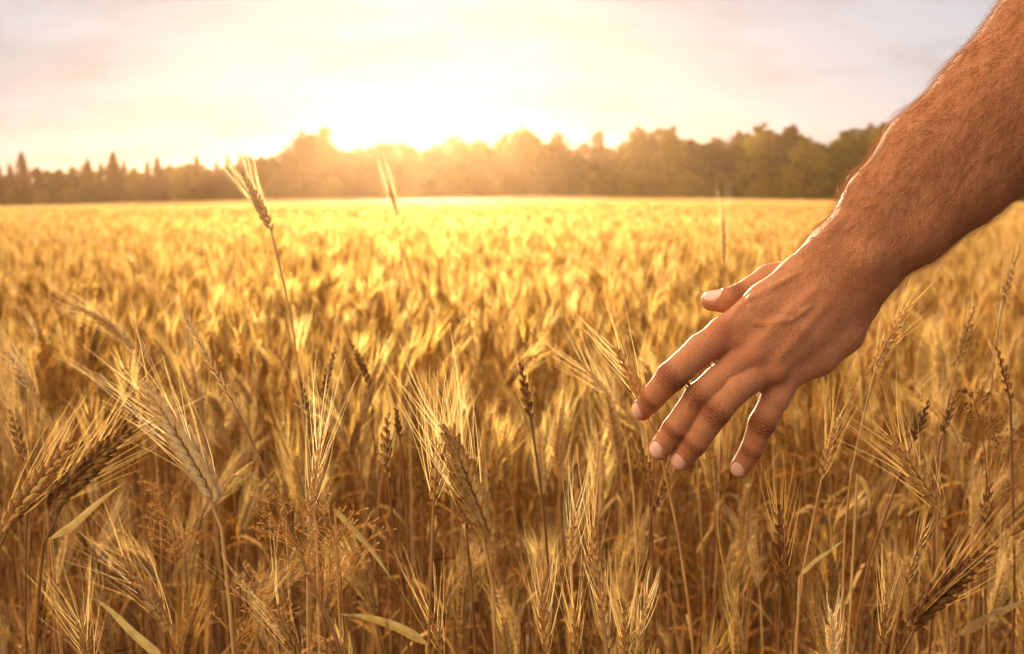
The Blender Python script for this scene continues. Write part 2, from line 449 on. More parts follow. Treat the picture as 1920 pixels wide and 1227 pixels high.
# ------------------------------------------------------------------ hero stalks, read off the photo
H = [
 # pts(tip -> base -> stem), ear_base index, label, depth, kwargs
 ([(262,712),(335,812),(403,938),(422,1050),(438,1227)],2,'pale bright wheat ear leaning left at left foreground, long awns fanned',.60,dict(w=1.25,awn=.055,spread=1.3,tint=.66,roll=.1)),
 ([(262,782),(175,865),(92,962),(78,1090),(64,1227)],2,'dark golden wheat ear leaning right, its tip touching the pale leaning ear',.61,dict(w=1.15,awn=.058,spread=1.0,tint=.2,roll=.2)),
 ([(143,822),(80,895),(8,992),(-25,1080),(-40,1227)],2,'wheat ear cut by the left edge, left of the dark right-leaning ear',.60,dict(w=1.05,awn=.05,spread=.9,tint=.3,roll=-.2)),
 ([(222,1045),(270,1105),(320,1190),(334,1240)],2,'wheat ear with red-brown awns low at the left, under the pale leaning ear',.61,dict(w=.95,awn=.05,spread=1.3,tint=.2,roll=.3)),
 ([(835,790),(872,895),(917,1015),(924,1110),(930,1240)],2,'largest golden wheat ear at the bottom centre with long upright awns',.57,dict(w=1.4,awn=.06,spread=.9,tint=.45,roll=.5)),
 ([(848,812),(858,900),(876,990),(884,1100),(892,1240)],2,'wheat ear directly behind the largest bottom centre ear',.62,dict(w=.9,awn=.055,spread=.8,tint=.15,roll=.8)),
 ([(824,818),(818,880),(813,945),(808,1080),(803,1240)],2,'slim pale wheat ear just left of the largest bottom centre ear',.66,dict(w=.8,awn=.055,spread=.8,tint=.45,roll=.6)),
 ([(726,772),(724,835),(727,893),(742,1020),(762,1160),(768,1240)],2,'small upright beardless wheat ear on a thin dark stem, centre left',.74,dict(w=.85,awn=.012,spread=.5,tint=.2,roll=.4)),
 ([(976,678),(984,728),(995,785),(1012,900),(1028,1060),(1032,1240)],2,'short brown wheat ear on a tall stem rising left of the index finger',.80,dict(w=.85,awn=.02,spread=.6,tint=-.14,roll=.2)),
 ([(605,808),(592,890),(578,978),(577,1090),(578,1240)],2,'narrow pale wheat ear with tight upright awns above the feathery grass',.70,dict(w=.65,awn=.065,spread=.6,tint=.6,roll=1.2)),
 ([(458,330),(484,382),(508,432),(528,515),(547,600),(565,760),(590,960),(600,1240)],2,'tallest wheat ear, standing against the dark trees left of the sun',.95,dict(w=1.0,awn=.05,spread=.7,tint=.75,roll=.5,leaves=1)),
 ([(724,330),(735,370),(744,402),(752,470),(765,600),(770,900)],2,'hazy blurred wheat ear reaching above the field edge below the sun',1.7,dict(w=.8,awn=.05,spread=.4,tint=.95,leaves=1)),
 ([(1356,395),(1357,440),(1358,492),(1356,560),(1350,760),(1345,1000)],2,'thin blurred upright wheat ear reaching the tree line above the thumb',1.4,dict(w=.6,awn=.05,spread=.5,tint=.5,leaves=0)),
 ([(1150,645),(1180,700),(1214,775),(1238,850),(1258,930),(1280,1060),(1302,1240)],2,'wheat ear brushed by the index finger, its stem running down behind the fingertips',[.70,.71,.72,.72,.71,.70,.70],dict(w=.85,awn=.05,spread=1.0,tint=.5,roll=.4,leaves=0)),
 ([(1085,675),(1118,715),(1152,758),(1175,830),(1190,960),(1195,1240)],2,'blurred pale wheat ear leaning left, one ear left of the ear the index finger brushes',.95,dict(w=.75,awn=.06,spread=1.0,tint=.6)),
 ([(1706,566),(1672,625),(1640,692),(1618,790),(1590,930),(1575,1240)],2,'wheat ear leaning right under the wrist on a long curved stem',.82,dict(w=.8,awn=.045,spread=.9,tint=.4,roll=.3)),
 ([(1664,808),(1712,880),(1766,968),(1772,1060),(1778,1240)],2,'sharp wheat ear with fanned awns leaning left, right foreground beyond the little finger',.66,dict(w=.95,awn=.05,spread=1.3,tint=.22,roll=.2)),
 ([(1742,752),(1726,785),(1710,826),(1692,880),(1655,980),(1620,1090),(1600,1240)],2,'short dark wheat ear crossing behind the fanned right foreground ear',.80,dict(w=.95,awn=.025,spread=.9,tint=-.14)),
 ([(1868,1015),(1790,1085),(1706,1176),(1690,1215),(1675,1250)],2,'big dark drooping wheat ear at the bottom right corner',.56,dict(w=1.15,awn=.05,spread=.8,tint=-.3,roll=.2)),
 ([(1858,895),(1851,940),(1845,988),(1846,1080),(1850,1240)],2,'small dark wheat ear near the right edge, above the big drooping ear',.74,dict(w=.8,awn=.04,spread=.6,tint=-.12)),
 ([(1828,572),(1812,625),(1795,682),(1775,770),(1760,900),(1755,1200)],2,'blurred wheat ear right of the wrist leaning right',.98,dict(w=.75,awn=.045,spread=.7,tint=.2)),
 ([(1789,742),(1778,780),(1765,815),(1755,900),(1745,1200)],2,'stubby brown wheat ear close right of the short dark crossing ear',.92,dict(w=.85,awn=.02,spread=.7,tint=-.12)),
 ([(1868,648),(1882,695),(1894,746),(1897,850),(1900,1200)],2,'dark wheat ear leaning left near the right edge, level with the knuckles',.86,dict(w=.75,awn=.05,spread=.6,tint=-.12)),
 ([(1908,478),(1893,520),(1880,568),(1862,680),(1850,900)],2,'highest wheat ear by the right edge under the forearm',1.05,dict(w=.7,awn=.045,spread=.7,tint=.25)),
 ([(1112,986),(1112,1035),(1124,1090),(1132,1140),(1136,1240)],2,'plump pale wheat ear with long upright awns below the index fingertip',.66,dict(w=.95,awn=.06,spread=.6,tint=.4,roll=.5)),
 ([(1124,1100),(1130,1150),(1138,1212),(1140,1260)],2,'pale wheat ear directly beneath the plump one, near the bottom edge',.64,dict(w=.95,awn=.03,spread=.6,tint=.45,roll=.3)),
 ([(1080,940),(1076,995),(1072,1056),(1074,1150),(1076,1240)],2,'faint olive wheat ear just left of the plump pale one',.78,dict(w=.85,awn=.05,spread=.5,tint=.65)),
 ([(1078,1140),(1079,1180),(1080,1226),(1082,1260)],2,'little wheat ear at the bottom edge left of the pale pair',.70,dict(w=.75,awn=.05,spread=.7,tint=.3)),
 ([(1172,1150),(1172,1190),(1172,1235),(1174,1270)],2,'little wheat ear at the bottom edge right of the pale pair',.68,dict(w=.85,awn=.05,spread=.7,tint=.4)),
 ([(1216,1110),(1206,1155),(1195,1208),(1188,1260)],2,'slender straw-yellow wheat ear at the bottom leaning right, left of the long brushed stem',.66,dict(w=.65,awn=.025,spread=.5,tint=.65)),
 ([(1461,942),(1463,1020),(1466,1102),(1462,1170),(1458,1250)],2,'upright dark brown wheat ear with ragged awns below the little finger',.69,dict(w=.95,awn=.05,spread=.7,tint=-.14,roll=.9)),
 ([(1018,1108),(1021,1165),(1026,1228),(1030,1280)],2,'upright wheat ear at the bottom edge right of the largest centre ear',.66,dict(w=.85,awn=.05,spread=.7,tint=.3)),
 ([(808,1140),(818,1185),(830,1235),(836,1280)],2,'half hidden wheat ear at the bottom edge left of the two centre stems',.68,dict(w=.75,awn=.05,spread=.7,tint=.2)),
 ([(516,1135),(538,1185),(566,1250),(575,1290)],2,'wheat ear rising from the bottom edge under the feathery grass, awns swept left',.60,dict(w=.95,awn=.055,spread=1.2,tint=.3,roll=.4)),
 ([(150,1170),(160,1205),(172,1250),(178,1290)],2,'wheat ear peeking over the bottom edge at the far left',.62,dict(w=.9,awn=.05,spread=1.2,tint=.3)),
 ([(130,570),(190,600),(248,655),(280,760),(300,950),(305,1150)],2,'blurred wheat ear bowed far over to the left, mid field left',1.15,dict(w=.8,awn=.05,spread=.7,tint=.5)),
 ([(8,655),(40,695),(68,748),(85,850),(95,1100)],2,'blurred wheat ear leaning left at the left edge, mid height',1.0,dict(w=.8,awn=.04,spread=.7,tint=.45)),
 ([(652,632),(672,672),(692,722),(700,800),(706,1000)],2,'brown blurred wheat ear leaning left, centre left above the small beardless ear',1.25,dict(w=.85,awn=.04,spread=.6,tint=-.12)),
 ([(630,650),(618,692),(606,742),(598,830),(590,1050)],2,'brown blurred wheat ear leaning right, left of its left-leaning neighbour',1.15,dict(w=.8,awn=.04,spread=.6,tint=-.12)),
 ([(560,704),(570,742),(582,790),(592,860),(600,1050)],2,'brown blurred wheat ear rising just above the narrow pale ear',1.0,dict(w=.75,awn=.04,spread=.6,tint=-.15)),
 ([(1570,778),(1556,835),(1541,895),(1522,990),(1503,1090),(1490,1240)],2,'blurred wheat ear leaning right beneath the heel of the hand',.84,dict(w=.75,awn=.05,spread=.7,tint=.35)),
 ([(1736,984),(1718,1040),(1696,1100),(1680,1170),(1668,1260)],2,'thin golden wheat ear leaning right above the big drooping ear stem',.74,dict(w=.6,awn=.03,spread=.5,tint=.3)),
 ([(1561,1145),(1562,1185),(1563,1235),(1565,1280)],2,'pale cream wheat ear at the bottom edge, right of the dark ragged ear',.62,dict(w=1.0,awn=.02,spread=.6,tint=.68)),
 ([(1664,1112),(1660,1160),(1655,1216),(1652,1270)],2,'wheat ear at the bottom right standing left of the big drooping ear',.68,dict(w=.85,awn=.04,spread=.6,tint=.25)),
 ([(20,765),(32,815),(46,872),(50,960),(48,1200)],2,'dim wheat ear at the left edge above the cut-off ear',.86,dict(w=.85,awn=.04,spread=.5,tint=.15)),
 ([(742,765),(745,790),(750,820),(758,900),(775,1200)],2,'blurred wheat ear half hidden behind the small beardless ear',.90,dict(w=.8,awn=.04,spread=.5,tint=-.12)),
 ([(1200,835),(1210,870),(1217,912),(1222,1000),(1228,1240)],2,'brown wheat ear under the index fingertip',.88,dict(w=.9,awn=.03,spread=.6,tint=-.12)),
 ([(1258,880),(1240,925),(1222,965),(1214,1060),(1210,1240)],2,'dark wheat ear leaning right beneath the middle fingertip',.86,dict(w=.7,awn=.03,spread=.5,tint=-.14)),
]
def build_heroes():
    for k, (pts, ib, lab, d, kw) in enumerate(H):
        hero(pts, ib, lab, d, seed=k * 17 + 5, **kw)

# ------------------------------------------------------------------ stalk variants for copies and the field
def variant_curve(rs, h, nod):
    az = 0.0
    P = [(0, 0, 0)]
    lean = rs.uniform(.0, .10)
    P.append((lean * h * .3, 0, h * .45))
    P.append((lean * h * .8, 0, h * .82))
    top = np.array([lean * h * .8, 0, h * .82])
    a1 = math.pi / 2 - lean - nod * .25; q = top + 0.08 * h * np.array([math.cos(a1), 0, math.sin(a1)])
    a2 = a1 - nod * .4; q2 = q + 0.05 * np.array([math.cos(a2), 0, math.sin(a2)])
    a3 = a2 - nod * .5; q3 = q2 + 0.045 * np.array([math.cos(a3), rs.uniform(-.1, .1), math.sin(a3)])
    P += [tuple(q), tuple(q2), tuple(q3)]
    return Curve3(P, 50)
NODS = [.05, .3, .45, .12, .5, .2, .6, .15, .4, .75, .08, .3]
LAND = []
def direction(du, dv):
    a = math.degrees(math.atan2(-dv, du)) % 360
    return ['right of', 'up and right of', 'above', 'up and left of', 'left of', 'down and left of', 'below', 'down and right of'][int((a + 22.5) // 45) % 8]
LANDMARKS = [((335,812),'the pale leaning left ear'),((175,865),'the dark right-leaning left ear'),((70,900),'the ear cut by the left edge'),((270,1110),'the low ear with red-brown awns'),
 ((870,890),'the largest centre ear'),((724,830),'the small beardless ear'),((984,728),'the short brown ear left of the fingers'),((592,890),'the narrow pale ear'),((484,382),'the tallest ear against the trees'),
 ((735,370),'the hazy ear below the sun'),((1357,440),'the thin upright ear above the thumb'),((1180,700),'the ear brushed by the index finger'),((1340,565),'the thumb tip'),((1380,885),'the little fingertip'),
 ((1270,865),'the ring fingertip'),((1560,680),'the heel of the hand'),((1672,625),'the ear under the wrist'),((1712,880),'the fanned right foreground ear'),((1790,1085),'the big drooping corner ear'),
 ((1851,940),'the small dark right edge ear'),((1893,520),'the highest right edge ear'),((1115,1040),'the plump pale ear'),((1463,1020),'the dark ragged ear'),((1021,1165),'the bottom ear right of centre'),
 ((540,1190),'the bottom ear with swept awns'),((190,600),'the bowed far left ear'),((40,695),'the leaning left edge ear'),((672,672),'the brown centre left pair'),((1556,835),'the ear beneath the hand heel'),
 ((1718,1040),'the thin golden right ear'),((1562,1185),'the cream bottom ear'),((400,690),'the ryegrass head'),((545,1040),'the reddish feathery grass'),((700,1030),'the olive slanting leaf'),((715,1180),'the level pale leaf')]
USED = {}
def place_label(world, pose, noun='wheat ear'):
    q = np.asarray(world) - CAM0; d = q @ FWD; u = 960 + F * (q @ RT) / d; v = 613.5 - F * (q @ UP) / d
    if u < -20 or u > 1940 or v > 1240: return None
    far = 'distant' if d > 1.65 else 'blurred' if d > 1.25 else 'nearby'
    (lu, lv), nm = min(LANDMARKS, key=lambda l: math.hypot(l[0][0] - u, l[0][1] - v))
    lab = f"{far} {pose} {noun} {direction(u - lu, v - lv)} {nm}"
    k = USED.get(lab, 0); USED[lab] = k + 1
    if k:
        lab = lab.replace('nearby ', '').replace(' wheat ear ', ' ear ')
        lab = f"{['another','a third','a fourth','a fifth','a sixth'][min(k, 5) - 1]} {lab}"
    return lab
def build_copies():
    protos = []; protos_tip = []
    for i, nod in enumerate(NODS):
        rs = random.Random(100 + i)
        c = variant_curve(rs, 0.93, nod)
        res = stalk_parts(c, rs.uniform(.072, .095), 2 if i < 8 else 2, (0.2, 1, 0), rs.uniform(0, 3), rs.uniform(.95, 1.25), rs.choice([.045, .05, .055, .03]), rs.uniform(.5, .9), rs.choice([1, 2, 2, 3]), rs, rs.random() * .6, awn_keep=.7)
        protos.append(res); protos_tip.append(c.at(np.array([c.L - .04]))[0][0])
    placed = []
    lab = 'ripe wheat stalk out of focus in the crowd of stalks behind the foreground ears'
    grp = 'wheat stalks crowding behind the foreground ears'
    first = {}
    cnt = 0; tries = 0
    while cnt < 238 and tries < 9000:
        tries += 1
        y = math.sqrt(rng.uniform(0.86 ** 2, 1.95 ** 2)); x = rng.uniform(-.62, .62) * y
        if placed and min((x - a) ** 2 + (y - b) ** 2 for a, b in placed) < 0.045 ** 2: continue
        placed.append((x, y))
        i = int(rng.integers(0, len(NODS)))
        z = float(terrain(x, y))
        if i not in first:
            o = wheat_thing(protos[i], (0, 0, 0), lab, grp); first[i] = o
        else:
            o = copy_tree(first[i])
        o.location = (x, y, z)
        hsc = float(np.clip(rng.normal(0.985, 0.07), 0.74, 1.12))
        if y < 1.15: hsc = min(hsc, 0.94)
        o.rotation_euler = (rng.normal(0, .05), rng.normal(0, .05), rng.uniform(0, 6.283))
        o.scale = (hsc, hsc, hsc)
        az = o.rotation_euler.z; t = protos_tip[i] * hsc
        wp = (x + t[0] * math.cos(az) - t[1] * math.sin(az), y + t[0] * math.sin(az) + t[1] * math.cos(az), z + t[2])
        nod = NODS[i]; pose = 'upright' if nod < .25 else 'tilted' if nod < .6 else 'nodding' if nod < 1.2 else 'drooping'
        o['label'] = place_label(wp, pose) or 'ripe wheat stalk with its ear beyond the side or lower border of the view'
        cnt += 1

def field_zone(g, y0, y1, dens, lod, half, variants, hs=(0.96, .06), rest=0.0):
    """scatter merged copies into Geo g"""
    area = half * (y1 ** 2 - y0 ** 2) + 2 * rest * (y1 - y0)
    n = int(area * dens)
    yy = np.sqrt(rng.uniform(y0 ** 2, y1 ** 2, n)); xx = rng.uniform(-1, 1, n) * (half * yy + rest)
    vi = rng.integers(0, len(variants), n)
    for k, (V, Q, T, A, MQ) in enumerate(variants):
        idx = np.where(vi == k)[0]
        if not len(idx): continue
        m = len(idx); th = rng.uniform(0, 6.283, m); sc = rng.normal(hs[0], hs[1], m)
        c, s = np.cos(th), np.sin(th); lx = rng.normal(0, .06, m); ly = rng.normal(0, .06, m)
        v = V[None] * sc[:, None, None]
        X_ = v[..., 0] * c[:, None] - v[..., 1] * s[:, None]; Y_ = v[..., 0] * s[:, None] + v[..., 1] * c[:, None]; Z_ = v[..., 2]
        X_ = X_ + Z_ * lx[:, None] + xx[idx][:, None]; Y_ = Y_ + Z_ * ly[:, None] + yy[idx][:, None]
        Z_ = Z_ + terrain(xx[idx], yy[idx])[:, None]
        VV = np.stack([X_, Y_, Z_], -1).reshape(-1, 3)
        off = (np.arange(m) * len(V))[:, None, None]
        g.add(VV, (Q[None] + off).reshape(-1, 4) if len(Q) else None, (T[None] + off).reshape(-1, 3) if len(T) else None,
              (A[None] + rng.random(m)[:, None] * .6).ravel(), np.tile(MQ, m) if len(Q) else 0, 1)
    return n
def merged_variant(seed, lod, nod, h=0.93, leaves=2, stem_r=.0013, w=.95):
    rs = random.Random(seed)
    c = variant_curve(rs, h, nod)
    r = stalk_parts(c, rs.uniform(.075, .1), lod, (0.2, 1, 0), rs.uniform(0, 3), w, rs.choice([.05, .06, .065]), rs.uniform(.7, 1.2), leaves, rs, 0, stem_r)
    g = Geo()
    for q in [r['stem'], r['ear'], r['awns']] + r['leaves']:
        V, Q, T, A = q.arrays(); g.add(V, Q, T, A, 1 if q is r['awns'] else 0)
    return g.arrays() + (np.concatenate(g.MQ),)
def build_field():
    g = Geo()
    mid = [merged_variant(300 + i, 1, NODS[i], leaves=2) for i in range(12)]
    low = [merged_variant(400 + i, 0, NODS[i % 12] * .8, leaves=2, stem_r=.0022, w=1.0) for i in range(14)]
    n1 = field_zone(g, 1.95, 4.6, 210, 1, .68, mid, rest=.3)
    n2 = field_zone(g, 4.6, 13, 230, 0, .68, low)
    n3 = field_zone(g, 13, 45, 50, 0, .68, [(V * np.array([1.15, 1.15, 1.0]), Q, T, A, M) for V, Q, T, A, M in low])
    # stalks beside and behind the viewer
    field_zone(g, .0, 1.9, 60, 1, .0, mid, rest=0)
    o = link('wheat_field', g.mesh('wheat_field', [M_field, M_awn]))
    tag(o, 'golden ripe wheat field stretching away to the forest edge', 'wheat field', kind='stuff')
    # the far canopy, where single stalks are no longer told apart
    gy = np.concatenate([np.linspace(9, 30, 110), np.linspace(30.5, 245, 260)])
    nx = 260
    u = np.linspace(-1, 1, nx)
    Yg = np.repeat(gy[None], nx, 0); Xg = u[:, None] * (0.72 * gy + 12)[None]
    rel = rng.normal(0, 1, Xg.shape) * .035
    Z = terrain(Xg, Yg) + 0.84 + rel + 0.03 * np.sin(Xg * .5 + 2 * np.sin(Yg * .21)) - 0.25 * (Yg < 9.5)
    V = np.stack([Xg, Yg, Z], -1).reshape(-1, 3)
    I = (np.arange(nx - 1)[:, None] * len(gy) + np.arange(len(gy) - 1)[None]).ravel()
    Q = np.stack([I, I + len(gy), I + len(gy) + 1, I + 1], 1)
    o = link('far_wheat', mesh_np('far_wheat', V, Q, None, [M_field], True, {'tint': .35 + rng.random(len(V)) * .3}))
    tag(o, 'smooth distant golden wheat canopy running up to the trees', 'wheat field', kind='stuff')

def build_undergrowth():
    g = Geo()
    rs = random.Random(9)
    n = 6000
    for i in range(n):
        y = math.sqrt(rs.uniform(.95 ** 2, 3.4 ** 2)); x = rs.uniform(-.7, .7) * y
        h0 = rs.uniform(.05, .75) if i % 3 else rs.uniform(.35, .78)
        az = rs.random() * 6.283
        V, Q = leaf_geo(np.array([x, y, h0]), (math.cos(az), math.sin(az)), rs.uniform(.05, .20), rs.uniform(.0015, .0075), rs.uniform(.2, 1.6), rs.uniform(-1, 1), 7, rs=rs, up=rs.uniform(-.4, 1.4), kink=rs.choice([0, .8, 1.2]))
        g.add(V, Q, a=rs.random())
    for i in range(2300):                      # bare straws, some leaning or broken
        y = math.sqrt(rs.uniform(.98 ** 2, 3.4 ** 2)); x = rs.uniform(-.7, .7) * y
        h = rs.uniform(.45, .86); l = rs.gauss(0, .16); m = rs.gauss(0, .12)
        t = np.linspace(0, 1, 5)[:, None]
        P = np.array([x, y, 0]) + np.array([l * h, m * h, h]) * t + np.array([rs.gauss(0, .03), rs.gauss(0, .03), 0]) * t ** 2
        V, Q = tube(P, .0011 * (1.2 - .5 * t[:, 0]), 4)
        g.add(V, Q, a=rs.random())
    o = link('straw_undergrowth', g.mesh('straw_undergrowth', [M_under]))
    tag(o, 'tangle of dry leaves and bare straws between the wheat stalks', 'undergrowth', kind='stuff')

# ------------------------------------------------------------------ loose grasses and single blades of the foreground
def blade(pts, d, width, label, tint=.5):
    ds = d if isinstance(d, (list, tuple)) else [d] * len(pts)
    W3 = [PX(u, v, dd) for (u, v), dd in zip(pts, ds)]
    low = W3[0]
    c = Curve3(W3, 40)
    t = np.linspace(0, 1, 26); P, T = c.at(t * c.L)
    view = P - CAM0; view /= np.linalg.norm(view, axis=1)[:, None]
    side = np.cross(T, view); side /= np.linalg.norm(side, axis=1)[:, None]
    nv = np.cross(side, T)
    tw = .25 + .5 * t
    sv = side * np.cos(tw)[:, None] + nv * np.sin(tw)[:, None]; nn = np.cross(sv, T)
    wd = width * .32 * np.clip(np.minimum(t * 5 + .25, 1) * (1 - t ** 3) + .02, 0, 1)
    rows = []
    for a, b in ((-1, .3), (-.5, .05), (0, -.1), (.5, .05), (1, .3)):
        rows.append(P + sv * (wd * a)[:, None] + nn * (wd * b)[:, None])
    V = np.stack(rows, 1).reshape(-1, 3); n = len(t)
    i = np.arange(n - 1)[:, None] * 5; j = np.arange(4)[None]
    Q = np.stack([i + j, i + j + 1, i + 6 + j, i + 5 + j], -1).reshape(-1, 4)
    g = np.array([low[0], low[1] + .04, 0.0])
    root = link('grass_plant', None, None, tuple(g)); tag(root, label, 'grass blade')
    G1 = Geo(); G1.add(V - g, Q, a=tint)
    link('leaf', G1.mesh('leaf', [M_blade]), root)
    cs = Curve3([g, g * .5 + low * .5 + np.array([.004, 0, 0]), low], 20)
    Vt, Qt = tube(cs.P, .001, 6); G2 = Geo(); G2.add(Vt - g, Qt, a=tint)
    link('stem', G2.mesh('stem', [M_stem]), root)
def panicle(base, top, d, spread, label, n=34, tint=.2, seed=1, stemlow=None):
    """feathery grass: hair-thin branches tipped with tiny spikelets"""
    rs = random.Random(seed)
    b, t_ = PX(*base, d), PX(*top, d)
    g = np.array([b[0], b[1] + .03, 0.0])
    root = link('feathery_grass', None, None, tuple(g)); tag(root, label, 'grass')
    c = Curve3([g, g * .4 + b * .6, b, b * .5 + t_ * .5 + np.array([.004, .004, 0]), t_], 50)
    Gs, Gb, Gp = Geo(), Geo(), Geo()
    Vt, Qt = tube(c.P, np.linspace(.0009, .0003, len(c.P)), 5); Gs.add(Vt - g, Qt, a=tint)
    i0 = np.argmin(np.linalg.norm(c.P - b, axis=1)); s0 = c.S[i0]
    U, UQ = FU[1]
    for k in range(n):
        f = k / n
        p, T = c.at(np.array([s0 + (c.L - s0) * f])); p = p[0]; T = T[0]
        az = rs.random() * 6.283; ln = spread * (1 - .75 * f) * rs.uniform(.5, 1.1)
        e = np.array([math.cos(az), math.sin(az) * .8, 0]); dirn = e * .8 + T * .75; dirn /= np.linalg.norm(dirn)
        tt = np.linspace(0, 1, 6)[:, None]
        P = p + dirn * ln * tt + np.array([0, 0, -.25]) * ln * tt ** 2
        V, Q = tube(P, .00018, 3); Gb.add(V - g, Q, a=tint)
        for q in range(rs.randint(5, 10)):
            f2 = rs.uniform(.25, 1); pp = p + dirn * ln * f2 + np.array([0, 0, -.25]) * ln * f2 ** 2
            d2 = dirn + np.array([rs.gauss(0, .7), rs.gauss(0, .7), rs.gauss(0, .5)]); d2 /= np.linalg.norm(d2)
            l2 = ln * rs.uniform(.08, .3) * (1.2 - f2 * .6)
            V, Q = tube(np.stack([pp, pp + d2 * l2]), .00013, 3); Gb.add(V - g, Q, a=tint)
            e1 = np.cross(d2, [0, 1, .1]); e1 /= np.linalg.norm(e1); e2 = np.cross(d2, e1)
            V = pp + d2 * l2 + U[:, :1] * .00055 * e1 + U[:, 1:2] * .00055 * e2 + U[:, 2:] * .0030 * d2
            Gp.add(V - g, UQ, a=tint + rs.random() * .4)
    link('stem', Gs.mesh('stem', [M_stem]), root)
    pn = link('panicle', Gb.mesh('panicle', [M_awn]), root)
    link('spikelets', Gp.mesh('spikelets', [M_ear]), pn)
def build_grasses():
    blade([(628,955),(660,990),(700,1035),(738,1092)],.72,.0078,'olive wheat leaf slanting down right in front of the centre left stems',.8)
    blade([(800,1208),(750,1180),(690,1160),(630,1152)],.62,.0098,'broad pale leaf lying almost level at the bottom centre left',.72)
    blade([(95,1010),(135,985),(180,945),(228,908)],.66,.0085,'pointed leaf rising right behind the crossing left ears',.55)
    blade([(310,1240),(250,1190),(205,1145),(165,1115)],.60,.0085,'olive green leaf curving left across the bottom left corner',.85)
    blade([(1800,1190),(1840,1165),(1880,1145),(1930,1122)],.60,.0095,'dark leaf rising to the right edge at the bottom right corner',.1)
    blade([(1400,1240),(1385,1160),(1352,1040),(1340,935)],.68,.0035,'thin straw blade standing upright under the ring finger',.4)
    blade([(1500,1080),(1530,1050),(1560,1030),(1583,1012)],.80,.006,'short curled leaf below the heel of the hand',.6)
    blade([(1608,890),(1620,905),(1630,935),(1628,960)],.82,.007,'curled pale leaf hanging beside the curved stem on the right',.7)
    panicle((600,1130),(490,940),.66,.060,'reddish feathery grass head tilting left above the bottom centre left',30,.2,3)
    panicle((640,1100),(590,930),.70,.055,'feathery grass head with tiny spikelets right of the reddish tilted one',26,.4,4)
    panicle((330,1060),(280,900),.74,.040,'thin feathery grass beneath the pale leaning ear',26,.3,5)
    panicle((1850,900),(1822,735),.78,.045,'dark feathery grass head between the ears near the right edge',30,.0,6)
    panicle((440,1230),(470,1080),.68,.05,'sparse feathery grass head at the bottom edge, left of the reddish one',30,.3,8)
    # long rye-grass stalk crossing the left centre
    rs = random.Random(3)
    P = [PX(u, v, d) for u, v, d in ((645,1250,.66),(590,1110,.68),(520,940,.70),(455,790,.72),(400,690,.73),(345,590,.74))]
    g = np.array([P[0][0] + .05, P[0][1], 0.0])
    root = link('grass_plant', None, None, tuple(g)); tag(root, 'long brown ryegrass stalk leaning left across the left centre', 'grass')
    c = Curve3([g] + P, 90)
    Vt, Qt = tube(c.P, np.linspace(.0016, .0005, len(c.P)), 7); Gs = Geo(); Gs.add(Vt - g, Qt, a=.05)
    link('stem', Gs.mesh('stem', [M_stem]), root)
    U, UQ = FU[2]; Gp = Geo(); s0 = c.L - .085
    for k in range(17):
        p, T = c.at(np.array([s0 + .085 * k / 17])); p = p[0]; T = T[0]
        sd = 1 if k % 2 else -1
        A = np.cross(T, [0, 1, 0]); A /= np.linalg.norm(A)
        for q in range(3):
            d2 = T + A * sd * (.22 + .1 * q) + np.array([0, rs.gauss(0, .08), 0]); d2 /= np.linalg.norm(d2)
            e1 = np.cross(d2, [0, 1, .1]); e1 /= np.linalg.norm(e1); e2 = np.cross(d2, e1)
            V = p + T * .002 * q + U[:, :1] * .0009 * e1 + U[:, 1:2] * .0009 * e2 + U[:, 2:] * .009 * d2
            Gp.add(V - g, UQ, a=.5 + rs.random() * .3)
    link('spikelets', Gp.mesh('spikelets', [M_ear]), root)

# ------------------------------------------------------------------ trees
def cards(P, size, rs_, flat=.0):
    n = len(P)
    a = rs_.normal(size=(n, 3)); a /= np.linalg.norm(a, axis=1)[:, None]
    b = rs_.normal(size=(n, 3)); b -= (b * a).sum(1)[:, None] * a; b /= np.linalg.norm(b, axis=1)[:, None]
    s = size * rs_.uniform(.6, 1.3, n)[:, None]
    V = np.stack([P - a * s, P + b * s * .6, P + a * s, P - b * s * .6], 1).reshape(-1, 3)
    return V, np.arange(4 * n).reshape(-1, 4)
def decid(seed, n=4200, wid=.30, low=.10):
    r = np.random.default_rng(seed); g = Geo()
    lobes = []
    for i in range(20):
        z = low + (1 - low) * (i + .5) / 20
        w = wid * math.sin(math.pi * min(1, (z - low * .5) ** .75 * .97 + .04)) ** .7
        th = i * 2.4 + r.uniform(-.5, .5)
        lobes.append((math.cos(th) * w * .55, math.sin(th) * w * .55, z * .93, w * r.uniform(.42, .68)))
    per = n // len(lobes)
    for (x, y, z, rad) in lobes:
        d = r.normal(size=(per, 3)); d /= np.linalg.norm(d, axis=1)[:, None]
        rr = rad * r.uniform(.3, 1.25, per) ** .7
        sub = 1 + .22 * np.sin(d[:, 0] * 7 + z * 20) * np.sin(d[:, 1] * 6 + d[:, 2] * 5)
        P = np.array([x, y, z]) + d * (rr * sub)[:, None] * np.array([1, 1, .75])
        V, Q = cards(P, .017, r); g.add(V, Q)
    return g
def trunk_geo(seed, h=.8, r0=.018, limbs=7):
    r = np.random.default_rng(seed); g = Geo()
    t = np.linspace(0, 1, 10)[:, None]
    P = np.array([0, 0, h]) * t + np.array([.02, .015, 0]) * np.sin(t * 4 + seed)
    V, Q = tube(P, r0 * (1.15 - t[:, 0]), 8); g.add(V, Q)
    for k in range(limbs):
        f = .25 + .6 * k / limbs; p = np.array([0, 0, h * f]) + np.array([.02, .015, 0]) * math.sin(f * 4 + seed); az = r.uniform(0, 6.28)
        tt = np.linspace(0, 1, 6)[:, None]; e = np.array([math.cos(az), math.sin(az), .7]); ln = .22 * (1.1 - f * .5)
        V, Q = tube(p + e * ln * tt + np.array([0, 0, .05]) * tt ** 2, r0 * .45 * (1.05 - tt[:, 0]), 5); g.add(V, Q)
    return g
